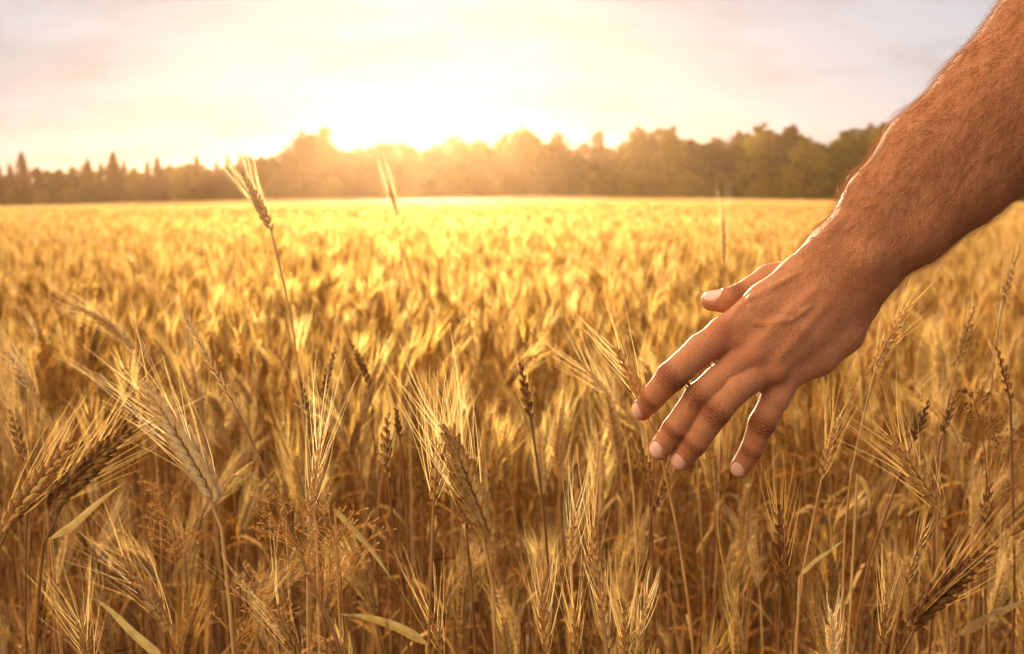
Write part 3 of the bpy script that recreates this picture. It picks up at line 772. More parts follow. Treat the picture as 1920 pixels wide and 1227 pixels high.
def conif(seed, n=3000, wid=.16):
    r = np.random.default_rng(seed); g = Geo()
    z = r.uniform(.0, 1, n) ** 1.15
    tier = .72 + .28 * np.abs(np.sin(z * 34 + seed))
    th = r.uniform(0, 6.283, n); lump = 1 + .25 * np.sin(th * 3 + z * 9 + seed)
    rad = wid * (1 - z) ** .8 * tier * lump * np.sqrt(r.uniform(.15, 1, n)) + .003
    P = np.stack([np.cos(th) * rad, np.sin(th) * rad, z * .97 + .03 - rad * .25], 1)
    V, Q = cards(P, .014, r); g.add(V, Q); return g
def sparse_tree(seed):
    g = decid(seed, 1500, .16, .45); return g
PLACED = []
def build_trees():
    P = {}
    for i in range(5): P['d%d' % i] = (decid(20 + i, 4200, [.30, .34, .27, .32, .25][i], [.03, .06, .1, .03, .05][i]).mesh('crown', [M_foliage], False), trunk_geo(i).mesh('trunk', [M_bark]))
    for i in range(3): P['c%d' % i] = (conif(40 + i, 2800, [.17, .14, .2][i]).mesh('crown', [M_needles], False), trunk_geo(i + 9, .95, .012, 0).mesh('trunk', [M_bark]))
    P['s0'] = (sparse_tree(61).mesh('crown', [M_foliage], False), trunk_geo(22, .9, .012, 9).mesh('trunk', [M_bark]))
    P['s1'] = (sparse_tree(62).mesh('crown', [M_foliage], False), trunk_geo(23, .9, .014, 9).mesh('trunk', [M_bark_pale]))
    def depth_at(u):           # the forest edge comes nearer to the right
        return np.interp(u, [-400, 0, 500, 900, 1300, 1700, 2300], [250, 235, 205, 180, 160, 145, 130])
    def put(kind, u, topv, label, group=None, dd=0.0, wx=1.0, cat='tree', name=None):
        D = float(depth_at(u)) + dd
        p = PX(u, 370, D); x, y = p[0], p[1]
        z0 = float(terrain(x, y))
        ztop = CAMH + (358 - topv) / F * D
        h = (ztop - z0)
        nm = name or {'d': 'broadleaf_tree', 'c': 'conifer_tree', 's': 'slender_tree'}[kind[0]]
        root = link(nm, None, None, (x, y, z0 - .1)); root.empty_display_size = 1
        tag(root, label, cat, group)
        PLACED.append((root, u, kind))
        root.rotation_euler = (0, 0, random.uniform(0, 6.28))
        ww = h * wx * random.uniform(.9, 1.15) * (1.7 if kind[0] == 'c' and wx < 1.3 else 1)
        root.scale = (ww, ww * random.uniform(.9, 1.1), h)
        cm, tm = P[kind]
        link('trunk', tm, root); link('crown', cm, root)
    named = [
     ('c0', 45, 286, 'dark pointed spruce rising above the low wood at the far left', 1.1),
     ('c1', 216, 285, 'tall pointed spruce, second clear peak from the left of the wood', 1.2),
     ('c0', 168, 298, 'short pointed conifer between the two tall left spruces', 1.0),
     ('c2', 298, 294, 'blunt conifer right of the second tall spruce', 1.1),
     ('c1', 372, 291, 'narrow conifer left of the tallest wheat ear', 1.0),
     ('d1', 575, 238, 'rounded tree with wispy top left of the sun glow', 1.0),
     ('s0', 610, 232, 'ragged thin-topped tree poking out above the wood left of the sun', .8),
     ('d0', 980, 228, 'hazy peaked tree just right of the sun', .9),
     ('d3', 1045, 238, 'hazy domed tree, second crest right of the sun', .95),
     ('s1', 1118, 240, 'ragged slender tree in the gap of the wood right of the sun', .9),
     ('s1', 1325, 262, 'pale bare-trunked tree standing at the field edge above the thumb', .9),
     ('d1', 1195, 228, 'rounded tree crest left of the pale bare trunk', .9),
     ('d2', 1255, 229, 'second rounded tree crest left of the pale bare trunk', 1.0),
     ('d3', 1425, 221, 'tall broad dark-green tree right of the pale bare trunk', 1.05),
     ('d0', 1480, 228, 'broad tree crest touching the tall dark-green one on its right', 1.0),
     ('d4', 1510, 250, 'round olive tree bulging forward at the field edge left of the forearm', 1.35),
     ('d1', 1590, 232, 'big dark-green tree beside the forearm', 1.15),
     ('d3', 1655, 221, 'tallest dark-green tree meeting the upper edge of the forearm', 1.15),
    ]
    for k, u, tv, lab, wx in named: put(k, u, tv, lab, None, 0 if k != 'd4' else -8, wx)
    prof_u = [-400,-100,0,45,100,165,215,250,330,400,450,500,545,600,660,720,760,800,860,920,980,1030,1080,1115,1160,1195,1250,1300,1340,1370,1420,1480,1520,1580,1640,1700,1800,2300]
    prof_v = [314,314,312,308,312,308,303,308,304,300,294,286,266,252,270,264,256,268,252,250,240,246,268,268,262,240,240,248,258,246,232,236,256,240,228,224,220,215]
    n_named = len(PLACED); i = 0; u = -380.0
    while u < 2250:
        tv = float(np.interp(u, prof_u, prof_v)) + (random.uniform(-7, 3) if u < 480 else random.uniform(-3, 9))
        left = u < 480
        kind = random.choice(['c0', 'c1', 'c2', 'd4', 'd2']) if left else random.choice(['d0', 'd1', 'd2', 'd3', 'd4'])
        if u < 480: lab, gr = 'low dark tree in the left stretch of the forest edge', 'trees along the left forest edge'
        elif u < 1100: lab, gr = 'sun-hazed golden tree in the middle of the forest edge', 'trees along the hazy middle forest edge'
        else: lab, gr = 'olive green broadleaf tree in the right stretch of the forest edge', 'trees along the right forest edge'
        put(kind, u, tv, lab, gr, random.uniform(4, 14), 1.5 if left and kind[0] == 'c' else 1.1)
        u += random.uniform(17, 27) if left else random.uniform(38, 52)
        i += 1
    u = -380.0
    while u < 2250:                                   # second row, lower and deeper
        tv = float(np.interp(u, prof_u, prof_v)) + random.uniform(10, 26)
        left = u < 480
        lab, gr = ('shaded tree deeper inside the wood behind the forest edge', 'trees behind the forest edge')
        put(random.choice(['d0', 'd1', 'd3']), u, tv, lab, gr, random.uniform(18, 30), 1.5)
        u += random.uniform(48, 66)
    u = -380.0
    while u < 2250:                                   # shrubs filling the hem of the wood
        tv = float(np.interp(u, prof_u, prof_v)); tv = 370 - (370 - tv) * random.uniform(.3, .6)
        lab, gr = 'low bushy shrub at the hem of the wood beside the wheat', 'shrubs along the hem of the wood'
        put(random.choice(['d0', 'd1', 'd3', 'd4']), u, tv, lab, gr, random.uniform(-5, 3), 1.9, 'shrub', 'shrub')
        u += random.uniform(34, 60)
    marks = [(45,'the far left dark spruce'),(168,'the short conifer between two spruces'),(216,'the tall left spruce'),(298,'the blunt conifer'),(372,'the narrow conifer'),
      (575,'the wispy-topped round tree'),(610,'the ragged thin-topped tree'),(980,'the hazy peaked tree'),(1045,'the hazy domed tree'),(1118,'the ragged slender tree'),(1195,'the first right crest'),
      (1255,'the second right crest'),(1325,'the pale bare trunk'),(1425,'the tall broad dark tree'),(1510,'the round olive tree'),(1590,'the big tree beside the forearm')]
    seen = {}
    for root, u, kind in sorted(PLACED[n_named:], key=lambda q: q[1]):
        if u < -30 or u > 1760: continue
        mu, mn = min(marks, key=lambda q: abs(q[0] - u))
        row = {'trees behind the forest edge': 'inner-row tree', 'shrubs along the hem of the wood': 'low shrub'}.get(root['group'], 'front-row conifer' if kind[0] == 'c' else 'front-row leafy tree')
        col_ = 'dark' if u < 480 else 'sun-hazed' if u < 1120 else 'olive'
        lab = f"{col_} {row} just {'left' if u < mu else 'right'} of {mn}"
        k = seen.get(lab, 0); seen[lab] = k + 1
        if k: lab = f"{['second','third','fourth','fifth','sixth'][min(k, 5) - 1]} {lab}"
        root['label'] = lab
    g = Geo(); r = np.random.default_rng(5)           # far wood closing the gaps
    n = 26000
    uu = r.uniform(-500, 2400, n); D = depth_at(uu) + r.uniform(34, 60, n)
    fv = np.interp(uu, prof_u, prof_v) + 16 + 8 * np.sin(uu * .05) + 5 * np.sin(uu * .13 + 1)
    x = (uu - 960) / F * D; y = D
    zt = CAMH + (358 - fv) / F * D; z0 = terrain(x, y)
    z = z0 + (zt - z0) * r.uniform(0, 1, n) ** .8
    V, Q = cards(np.stack([x, y, z], 1), .75, r); g.add(V, Q)
    tag(link('far_wood', g.mesh('far_wood', [M_needles], False)), 'dim mass of foliage deep inside the wood', 'forest', kind='stuff')

# ------------------------------------------------------------------ haze
def build_haze():
    m, t = newmat('haze')
    v = t.nodes.new('ShaderNodeVolumePrincipled')
    v.inputs['Color'].default_value = (1.0, 0.58, 0.32, 1)
    v.inputs['Density'].default_value = 0.00025
    v.inputs['Anisotropy'].default_value = 0.80
    o = t.nodes.new('ShaderNodeOutputMaterial'); L(t, v.outputs[0], o.inputs['Volume'])
    x, y0, y1, z0, z1 = 1000, -320, 1250, -30, 20
    V = np.array([(sx, sy, sz) for sz in (z0, z1) for sy in (y0, y1) for sx in (-x, x)])
    Q = [[0, 2, 3, 1], [4, 5, 7, 6], [0, 1, 5, 4], [2, 6, 7, 3], [0, 4, 6, 2], [1, 3, 7, 5]]
    tag(link('haze', mesh_np('haze', V, Q, None, [m], False)), 'warm evening haze over the field', 'haze', kind='stuff')

build_trees()
build_field()
build_undergrowth()
build_copies()
build_heroes()
build_grasses()
#HAND-BEGIN
# ------------------------------------------------------------------ the arm and hand: one continuous skin grown from a distance field
def zc(zx, zy, d):
    """enlarged-photo coordinates of the hand + depth -> camera space"""
    return np.array([(1140 + zx * .391 - 960) / F * d, (613.5 - (440 + zy * .391)) / F * d, -d])
def fc(u, v, d): return np.array([(u - 960) / F * d, (613.5 - v) / F * d, -d])
def rcone(P, a, b, ra, rb):
    ba = b - a; l2 = ba @ ba
    h = np.clip(((P - a) @ ba) / l2, 0, 1)
    return np.linalg.norm(P - a - h[:, None] * ba, axis=1) - (ra + (rb - ra) * h)
def smin(a, b, k):
    h = np.maximum(k - np.abs(a - b), 0) / k
    return np.minimum(a, b) - h * h * h * k / 6
def chain(P, pts, k=.003):
    d = None
    for (a, ra), (b, rb) in zip(pts[:-1], pts[1:]):
        c = rcone(P, a, b, ra, rb)
        d = c if d is None else smin(d, c, k)
    return d
mm = .001
FING = {
 'index':  [(zc(600,455,.684), 11.8*mm), (zc(450,549,.679), 10.6*mm), (zc(303,682,.680), 10.0*mm), (zc(212,785,.691), 8.5*mm), (zc(163,842,.702), 7.4*mm)],
 'middle': [(zc(700,555,.680), 11.6*mm), (zc(524,702,.677), 9.9*mm), (zc(436,778,.679), 9.8*mm), (zc(319,935,.687), 8.7*mm), (zc(248,1030,.696), 7.6*mm)],
 'ring':   [(zc(785,615,.682), 11.5*mm), (zc(608,742,.674), 10.5*mm), (zc(514,850,.675), 10.2*mm), (zc(416,1000,.684), 8.8*mm), (zc(352,1080,.694), 7.7*mm)],
 'little': [(zc(860,668,.688), 10.5*mm), (zc(800,790,.684), 9.5*mm), (zc(738,905,.684), 9.0*mm), (zc(688,1032,.690), 7.5*mm), (zc(632,1120,.697), 6.9*mm)],
}
THUMB = [(zc(930,190,.702), 13*mm), (zc(775,218,.712), 11.0*mm), (zc(632,296,.716), 8.8*mm), (zc(560,318,.717), 8.2*mm), (zc(494,318,.720), 7.2*mm)]
ARM_A = [(fc(1584,466,.682), 20*mm), (fc(1657,377,.682), 23.2*mm), (fc(1745,288,.68), 30*mm), (fc(1868,198,.675), 38*mm), (fc(2010,30,.665), 42*mm)]
ARM_B = [(fc(1622,500,.682), 20*mm), (fc(1708,424,.682), 25*mm), (fc(1798,338,.68), 31*mm), (fc(1908,232,.675), 38*mm), (fc(2050,60,.665), 40*mm)]
UPPER = [(fc(2035,40,.665), 41*mm), (fc(2130,-160,.60), 44*mm), (fc(2260,-460,.50), 50*mm)]
META = [
 [(zc(600,455,.684), 12.2*mm), (zc(760,330,.685), 14.0*mm), (zc(925,212,.687), 15.5*mm), (zc(1070,110,.684), 18*mm)],
 [(zc(700,555,.680), 12.4*mm), (zc(900,385,.680), 13.5*mm), (zc(1120,190,.682), 18*mm)],
 [(zc(785,615,.682), 12.2*mm), (zc(960,465,.682), 13.5*mm), (zc(1150,260,.684), 18*mm)],
 [(zc(858,668,.688), 11.6*mm), (zc(1000,575,.691), 14.2*mm), (zc(1105,460,.693), 17*mm), (zc(1172,330,.690), 16*mm), (zc(1215,215,.684), 15*mm)],
]
WEB = [(zc(562,500,.688), 6.5*mm), (zc(628,580,.684), 6.5*mm), (zc(700,668,.684), 7.5*mm), (zc(800,738,.689), 7.5*mm)]
def hand_base(P):
    palm = None
    for m in META:
        c = chain(P, m, .008); palm = c if palm is None else smin(palm, c, .014)
    palm = smin(palm, rcone(P, zc(700,600,.690), zc(1060,300,.694), 14*mm, 17*mm), .012)
    palm = smin(palm, chain(P, WEB, .004), .008)
    arm = smin(chain(P, ARM_A, .02), chain(P, ARM_B, .02), .016)
    arm = smin(arm, chain(P, UPPER, .02), .03)
    arm = smin(arm, rcone(P, fc(1618,478,.682), fc(1645,512,.682), 20*mm, 13*mm), .012)
    d = smin(palm, arm, .022)
    th = chain(P, THUMB, .004)
    d = smin(d, th, .010)
    fg = None
    for k in ('index', 'middle', 'ring', 'little'):
        c = chain(P, FING[k], .003); fg = c if fg is None else smin(fg, c, .0007)
    return smin(d, fg, .0042)
def ray_surf(f, zx, zy):
    """camera-space point where the line of sight meets the skin"""
    d = .60; u = zc(zx, zy, 1.0)
    for _ in range(40):
        s = float(f((u * d)[None])[0]); d += s * .9 / np.linalg.norm(u)
        if abs(s) < 1e-5: break
    return u * d
BUMPS = []
def add_bumps():
    def ridge(pts, r, sink, k):
        P = [ray_surf(hand_base, *p) for p in pts]
        P = [p + p / np.linalg.norm(p) * sink for p in P]
        if len(P) == 1: P = [P[0], P[0] + 1e-4]
        BUMPS.append(([(p, r * (.45 if i in (0, len(P) - 1) and len(P) > 2 else 1)) for i, p in enumerate(P)], k))
    # extensor tendons and veins on the back of the hand
    ridge([(900,190),(790,255),(690,305),(630,350),(575,420)], 2.0*mm, .75*mm, .0045)
    ridge([(1000,260),(880,370),(790,450),(715,530)], 2.4*mm, 2.2*mm, .007)
    ridge([(1050,330),(940,450),(870,530),(805,600)], 2.4*mm, 2.2*mm, .007)
    ridge([(700,425),(740,432),(790,428),(835,415),(880,408),(930,372),(975,345)], 1.8*mm, .55*mm, .003)
    ridge([(690,395),(712,420),(742,432)], 1.5*mm, .7*mm, .003)
    ridge([(620,330),(680,350),(700,395)], 1.2*mm, 1.0*mm, .003)
    ridge([(880,408),(905,450),(960,490)], 1.3*mm, 1.0*mm, .003)
    # knuckle heads
    for (x, y, r) in ((545,455,8.5), (612,515,8.5), (700,585,8), (800,660,7.5)):
        ridge([(x, y)], r*mm, (r - 1.5)*mm, .006)
    # proximal joints of the fingers
    for k, off in (('index', 4), ('middle', 2), ('ring', 0), ('little', 0)):
        p = FING[k][2][0]; r = FING[k][2][1]
        BUMPS.append(([(p + np.array([0, 0, 2.2*mm]), r * .93), (p + np.array([0, 0, 2.3*mm]), r * .93)], .004))
    # ulnar head and radial edge of the wrist
    ridge([(1232, 118)], 11*mm, 8.2*mm, .012)
    ridge([(940, 85), (1040, 20), (1130, -90)], 4*mm, 2.6*mm, .01)
def hand_sdf(P):
    d = hand_base(P)
    for pts, k in BUMPS:
        c0 = np.mean([p for p, _ in pts], 0)
        m = np.linalg.norm(P - c0, axis=1) < .075
        if m.any(): d[m] = smin(d[m], chain(P[m], pts, .003), k)
    return d
def grad(f, P, e=2e-4):
    k = np.array([[1, -1, -1], [-1, -1, 1], [-1, 1, -1], [1, 1, 1]], float)
    g = sum(ki * f(P + ki * e)[:, None] for ki in k)
    return g / (np.linalg.norm(g, axis=1)[:, None] + 1e-12)
def surface_nets(f, lo, hi, h, B=8):
    n = np.ceil((hi - lo) / h / B).astype(int)
    bi = np.stack(np.meshgrid(*[np.arange(k) for k in n], indexing='ij'), -1).reshape(-1, 3)
    cen = lo + (bi + .5) * B * h
    keep = np.abs(f(cen)) < B * h * .87 + .008
    bi = bi[keep]
    N3 = n * B + 1
    loc = np.stack(np.meshgrid(*[np.arange(B)] * 3, indexing='ij'), -1).reshape(-1, 3)
    cells = (bi[:, None] * B + loc[None]).reshape(-1, 3)
    key = lambda c: (c[..., 0] * N3[1] + c[..., 1]) * N3[2] + c[..., 2]
    corners = np.array([[i, j, k] for i in (0, 1) for j in (0, 1) for k in (0, 1)])
    ck = key(cells[:, None] + corners[None])
    uk, inv = np.unique(ck, return_inverse=True); inv = inv.reshape(ck.shape)
    gp = np.stack([uk // (N3[1] * N3[2]), (uk // N3[2]) % N3[1], uk % N3[2]], 1)
    val = np.concatenate([f(lo + gp[i:i + 200000] * h) for i in range(0, len(gp), 200000)])
    cv = val[inv]
    act = (cv.min(1) < 0) & (cv.max(1) >= 0)
    cells, cv, inv = cells[act], cv[act], inv[act]
    edges = [(0, 1), (2, 3), (4, 5), (6, 7), (0, 2), (1, 3), (4, 6), (5, 7), (0, 4), (1, 5), (2, 6), (3, 7)]
    acc = np.zeros((len(cells), 3)); cnt = np.zeros(len(cells))
    for a, b in edges:
        m = (cv[:, a] < 0) != (cv[:, b] < 0)
        t = np.where(m, cv[:, a] / np.where(m, cv[:, a] - cv[:, b], 1), 0)
        acc += np.where(m[:, None], corners[a] + t[:, None] * (corners[b] - corners[a]), 0); cnt += m
    V = lo + (cells + acc / cnt[:, None]) * h
    kk = key(cells); order = np.argsort(kk); ks = kk[order]
    def idx(c):
        q = key(c); p = np.clip(np.searchsorted(ks, q), 0, len(ks) - 1)
        return np.where(ks[p] == q, order[p], -1)
    Q = []
    for ax in range(3):
        b = [(4, 0), (2, 0), (1, 0)][ax][0]
        m = (cv[:, 0] < 0) != (cv[:, b] < 0)
        c = cells[m]; sg = cv[m, 0] < 0
        e1 = np.eye(3, dtype=int)[(ax + 1) % 3]; e2 = np.eye(3, dtype=int)[(ax + 2) % 3]
        q = np.stack([idx(c), idx(c - e1), idx(c - e1 - e2), idx(c - e2)], 1)
        q = np.where(sg[:, None], q, q[:, ::-1]); Q.append(q[(q >= 0).all(1)])
    return V, np.concatenate(Q)
def subdivide(V, Q):
    E = np.sort(np.stack([Q, np.roll(Q, -1, 1)], -1).reshape(-1, 2), 1)
    ek = E[:, 0] * len(V) + E[:, 1]; u, fi, inv = np.unique(ek, return_index=True, return_inverse=True)
    n = len(V); em = (V[E[fi, 0]] + V[E[fi, 1]]) / 2; fm = V[Q].mean(1)
    inv = inv.reshape(len(Q), 4) + n; fi_ = n + len(em) + np.arange(len(Q))
    Q2 = np.concatenate([np.stack([Q[:, k], inv[:, k], fi_, inv[:, (k - 1) % 4]], 1) for k in range(4)])
    return np.concatenate([V, em, fm]), Q2

def nail_frame(tipc, prev, r, side, roll, back, wid, ln):
    """frame of a nail on a fingertip: axis towards the tip, normal rolled about the finger"""
    ax = tipc - prev; ax /= np.linalg.norm(ax)
    cam_n = -tipc / np.linalg.norm(tipc)
    nrm = cam_n - (cam_n @ ax) * ax; nrm /= np.linalg.norm(nrm)
    sd = np.cross(nrm, ax)
    nrm = nrm * math.cos(roll) + sd * math.sin(roll); sd = np.cross(nrm, ax)
    return dict(c=tipc + ax * back, ax=ax, n=nrm, s=sd, w=wid, l=ln, r=r)
M_skin, _t = newmat('skin')
def build_skin_material():
    t = _t
    at = t.nodes.new('ShaderNodeAttribute'); at.attribute_name = 'joint'     # (along, across, weight) of the nearest finger joint, mm
    am = t.nodes.new('ShaderNodeAttribute'); am.attribute_name = 'redness_and_shade'
    tex = t.nodes.new('ShaderNodeTexCoord'); ob = tex.outputs['Object']
    s = t.nodes.new('ShaderNodeSeparateXYZ'); L(t, at.outputs['Vector'], s.inputs[0])
    big = noise(t, ob, 28, 4, .6); mid = noise(t, ob, 150, 4, .65); fine = noise(t, ob, 900, 3, .6)
    c = mix(t, big, (0.39, 0.158, 0.074), (0.56, 0.275, 0.135))
    c = mix(t, mth(t, 'MULTIPLY', mid, .5), c, (0.30, 0.095, 0.042))
    c = mix(t, mth(t, 'MULTIPLY', am.outputs['Fac'], .55, True), c, (0.33, 0.095, 0.04))  # redder skin, plus shade painted into the joint creases
    # cross-hatched skin lines
    mp = t.nodes.new('ShaderNodeMapping'); L(t, ob, mp.inputs[0]); mp.inputs['Scale'].default_value = (1, 1, 1)
    vo = t.nodes.new('ShaderNodeTexVoronoi'); vo.feature = 'DISTANCE_TO_EDGE'; vo.inputs['Scale'].default_value = 620; L(t, ob, vo.inputs['Vector'])
    v2 = t.nodes.new('ShaderNodeTexVoronoi'); v2.feature = 'DISTANCE_TO_EDGE'; v2.inputs['Scale'].default_value = 300
    wn = t.nodes.new('ShaderNodeTexNoise'); wn.inputs['Scale'].default_value = 160; wn.inputs['Detail'].default_value = 3; L(t, ob, wn.inputs['Vector'])
    va = t.nodes.new('ShaderNodeVectorMath'); va.operation = 'MULTIPLY_ADD'; L(t, wn.outputs['Color'], va.inputs[0]); va.inputs[1].default_value = (.008, .008, .008); L(t, ob, va.inputs[2]); L(t, va.outputs[0], v2.inputs['Vector'])
    h = mth(t, 'ADD', mth(t, 'MULTIPLY', mth(t, 'MINIMUM', vo.outputs['Distance'], .25), .8), mth(t, 'MULTIPLY', mth(t, 'MINIMUM', v2.outputs['Distance'], .12), 1.1))
    h = mth(t, 'ADD', h, mth(t, 'MULTIPLY', fine, .25)); h = mth(t, 'ADD', h, mth(t, 'MULTIPLY', mid, .5))
    # curved creases over the finger joints
    wob = noise(t, ob, 300, 3, .6)
    ph = mth(t, 'ADD', mth(t, 'MULTIPLY', s.outputs[0], 3.4), mth(t, 'MULTIPLY', wob, 7.0))
    ph = mth(t, 'ADD', ph, mth(t, 'MULTIPLY', mth(t, 'MULTIPLY', s.outputs[1], s.outputs[1]), .035))
    cr = mth(t, 'POWER', mth(t, 'ABSOLUTE', mth(t, 'SINE', ph)), .45)
    crw = mth(t, 'MULTIPLY', cr, mth(t, 'MULTIPLY', s.outputs[2], 1.6))
    h2 = mth(t, 'ADD', h, crw)
    b = t.nodes.new('ShaderNodeBump'); b.inputs['Strength'].default_value = 1.0; b.inputs['Distance'].default_value = .0013
    L(t, h2, b.inputs['Height'])
    p = t.nodes.new('ShaderNodeBsdfPrincipled'); L(t, c, p.inputs['Base Color']); L(t, b.outputs[0], p.inputs['Normal'])
    p.inputs['Subsurface Weight'].default_value = .28
    p.inputs['Subsurface Radius'].default_value = (1.0, .35, .15); p.inputs['Subsurface Scale'].default_value = .004
    p.inputs['Roughness'].default_value = .6; p.inputs['Specular IOR Level'].default_value = .16
    o = t.nodes.new('ShaderNodeOutputMaterial'); L(t, p.outputs[0], o.inputs['Surface'])
def build_hand():
    build_skin_material()
    mn, t = newmat('fingernail')
    tex = t.nodes.new('ShaderNodeTexCoord'); c = mix(t, noise(t, tex.outputs['Object'], 400, 3, .6), (.58, .32, .245), (.68, .42, .33))
    at = t.nodes.new('ShaderNodeAttribute'); at.attribute_name = 'redness_and_shade'
    c = mix(t, at.outputs['Fac'], c, (.68, .54, .42))
    p = t.nodes.new('ShaderNodeBsdfPrincipled'); L(t, c, p.inputs['Base Color']); p.inputs['Roughness'].default_value = .3
    p.inputs['Subsurface Weight'].default_value = .1; p.inputs['Subsurface Scale'].default_value = .002
    L(t, p.outputs[0], t.nodes.new('ShaderNodeOutputMaterial').inputs['Surface'])
    add_bumps()
    allp = [p for ch in list(FING.values()) + [THUMB, ARM_A, ARM_B, UPPER] + META for p in ch]
    lo = np.min([p - r - .008 for p, r in allp], 0); hi = np.max([p + r + .008 for p, r in allp], 0)
    V, Q = surface_nets(hand_sdf, lo, hi, .0024)
    for lev, it in ((0, 2), (1, 2), (2, 1)):
        if lev: V, Q = subdivide(V, Q)
        for _ in range(it): V = V - grad(hand_sdf, V) * hand_sdf(V)[:, None] * .95
        if lev < 2:                                # even out the grid once
            acc = np.zeros_like(V); cnt = np.zeros(len(V))
            for k in range(4):
                np.add.at(acc, Q[:, k], V[Q[:, (k + 1) % 4]]); np.add.at(cnt, Q[:, k], 1)
                np.add.at(acc, Q[:, k], V[Q[:, (k - 1) % 4]]); np.add.at(cnt, Q[:, k], 1)
            V = V * .4 + .6 * acc / cnt[:, None]
            V = V - grad(hand_sdf, V) * hand_sdf(V)[:, None]
    Nn = grad(hand_sdf, V)
    # nails
    nails = []
    for k, roll, wid, ln, back in (('index', -.52, 5.6, 6.4, -.6), ('middle', -.34, 5.9, 6.8, -.4), ('ring', -.22, 6.1, 7.0, -.2), ('little', -.20, 5.1, 5.8, -.3)):
        nails.append(nail_frame(FING[k][4][0], FING[k][3][0], FING[k][4][1], 1, roll, back * mm, wid * mm, ln * mm))
    th = nail_frame(THUMB[4][0], THUMB[3][0], THUMB[4][1], 1, -1.0, -1.5 * mm, 6.4 * mm, 7.0 * mm); nails.append(th)
    disp = np.zeros(len(V)); red = np.zeros(len(V)); J = np.zeros((len(V), 3))
    for nf in nails:
        q = V - nf['c']; a = (q @ nf['s']) / nf['w']; b = (q @ nf['ax']) / nf['l']; nz = q @ nf['n']
        m = (nz > 0) & (np.abs(a) < 1.6) & (np.abs(b) < 1.6)
        rho = (np.abs(a) ** 2.6 + np.abs(b) ** 2.4) ** (1 / 2.5)
        disp += m * (-.45 * mm * (1 / (1 + np.exp((rho - .98) * 26))) + .38 * mm * np.exp(-((rho - 1.13) / .10) ** 2) * np.clip(1.0 - b * .9, 0, 1))
    # joints: grooves and puckered skin
    segs = []
    for k in ('index', 'middle', 'ring', 'little'):
        f = FING[k]
        roll = {'index': -.45, 'middle': -.22, 'ring': -.08, 'little': -.05}[k]
        for i, w, str_ in ((2, 6.2, 1.0), (3, 3.6, .7)):
            segs.append((f[i][0], f[i + 1][0] - f[i - 1][0], f[i][1], w, str_, roll))
    segs.append((THUMB[2][0], THUMB[3][0] - THUMB[1][0], THUMB[2][1], 5, .8, -.9))
    best = np.zeros(len(V))
    for c, axd, r, w, st, roll in segs:
        ax = axd / np.linalg.norm(axd); cn = -c / np.linalg.norm(c); n_ = cn - (cn @ ax) * ax; n_ /= np.linalg.norm(n_)
        s_ = np.cross(n_, ax); n_ = n_ * math.cos(roll) + s_ * math.sin(roll); s_ = np.cross(n_, ax)
        q = V - c; u = q @ ax / mm; v = q @ s_ / mm; z = q @ n_ / mm
        near = (np.linalg.norm(q, axis=1) < r * 1.9)
        wt = near * np.exp(-(u / w) ** 2) * np.clip(z / (r / mm) * 1.6 - .15, 0, 1)
        upd = wt > best
        J[upd] = np.stack([u, v, wt * st], 1)[upd]; best = np.maximum(best, wt)
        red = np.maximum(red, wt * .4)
        un = u / w
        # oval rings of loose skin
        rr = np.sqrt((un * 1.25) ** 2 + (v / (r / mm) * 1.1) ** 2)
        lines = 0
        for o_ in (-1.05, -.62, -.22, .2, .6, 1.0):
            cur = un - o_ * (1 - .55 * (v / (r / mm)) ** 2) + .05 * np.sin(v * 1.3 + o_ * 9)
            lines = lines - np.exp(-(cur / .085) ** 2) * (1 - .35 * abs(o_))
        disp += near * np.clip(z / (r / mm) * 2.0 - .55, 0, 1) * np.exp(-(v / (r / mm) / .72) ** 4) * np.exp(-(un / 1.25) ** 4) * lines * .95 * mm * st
        red = np.maximum(red, 1.6 * near * -lines * np.clip(z / (r / mm) * 2.0 - .55, 0, 1) * np.exp(-(un / 1.25) ** 4) * 1.3)  # groove shade put into the colour, along with the redder crease skin
    for (x, y) in ((545,455), (612,515), (700,585), (800,660)):
        p = ray_surf(hand_sdf, x, y); red = np.maximum(red, .8 * np.exp(-(np.linalg.norm(V - p, axis=1) / .011) ** 2))
    for k in ('index', 'middle', 'ring', 'little'):
        red = np.maximum(red, .6 * np.exp(-(np.linalg.norm(V - FING[k][4][0], axis=1) / .014) ** 2))
    # wrist and hand folds
    rs_ = np.random.default_rng(2)
    V = V + Nn * disp[:, None]
    nb = len(V); nq = len(Q)
    # nail plates in the same mesh
    VV, QQ, mi, rr_, JJ = [V], [Q], [np.zeros(nq, int)], [red], [J]
    off = nb
    for nf in nails:
        nr, na = 9, 40
        rad = np.linspace(0, 1, nr)[1:]; th_ = np.arange(na) * 2 * math.pi / na
        ca, sa = np.cos(th_), np.sin(th_)
        e = (np.abs(ca) ** 2.6 + np.abs(sa) ** 2.4) ** (-1 / 2.5)
        a = np.concatenate([[0], (rad[:, None] * (ca * e)[None]).ravel()]); b = np.concatenate([[0], (rad[:, None] * (sa * e)[None]).ravel()])
        rho = np.concatenate([[0], np.repeat(rad, na)])
        P = nf['c'] + nf['s'] * (a * nf['w'])[:, None] + nf['ax'] * (b * nf['l'])[:, None] + nf['n'] * nf['r'] * 1.15
        for _ in range(14): P = P - nf['n'] * np.clip(hand_sdf(P), -.002, .002)[:, None] * .8
        P = P + grad(hand_sdf, P) * (.10 * mm * (1 - rho ** 6) - .32 * mm * rho ** 6)[:, None]
        q = [[0, 1 + k, 1 + (k + 1) % na, 1 + (k + 1) % na] for k in range(na)]
        qs = []
        for i in range(nr - 2):
            for k in range(na):
                k2 = (k + 1) % na; qs.append([1 + i * na + k, 1 + (i + 1) * na + k, 1 + (i + 1) * na + k2, 1 + i * na + k2])
        for i in range(0, na, 2): qs.append([0, 1 + i, 1 + i + 1, 1 + (i + 2) % na])
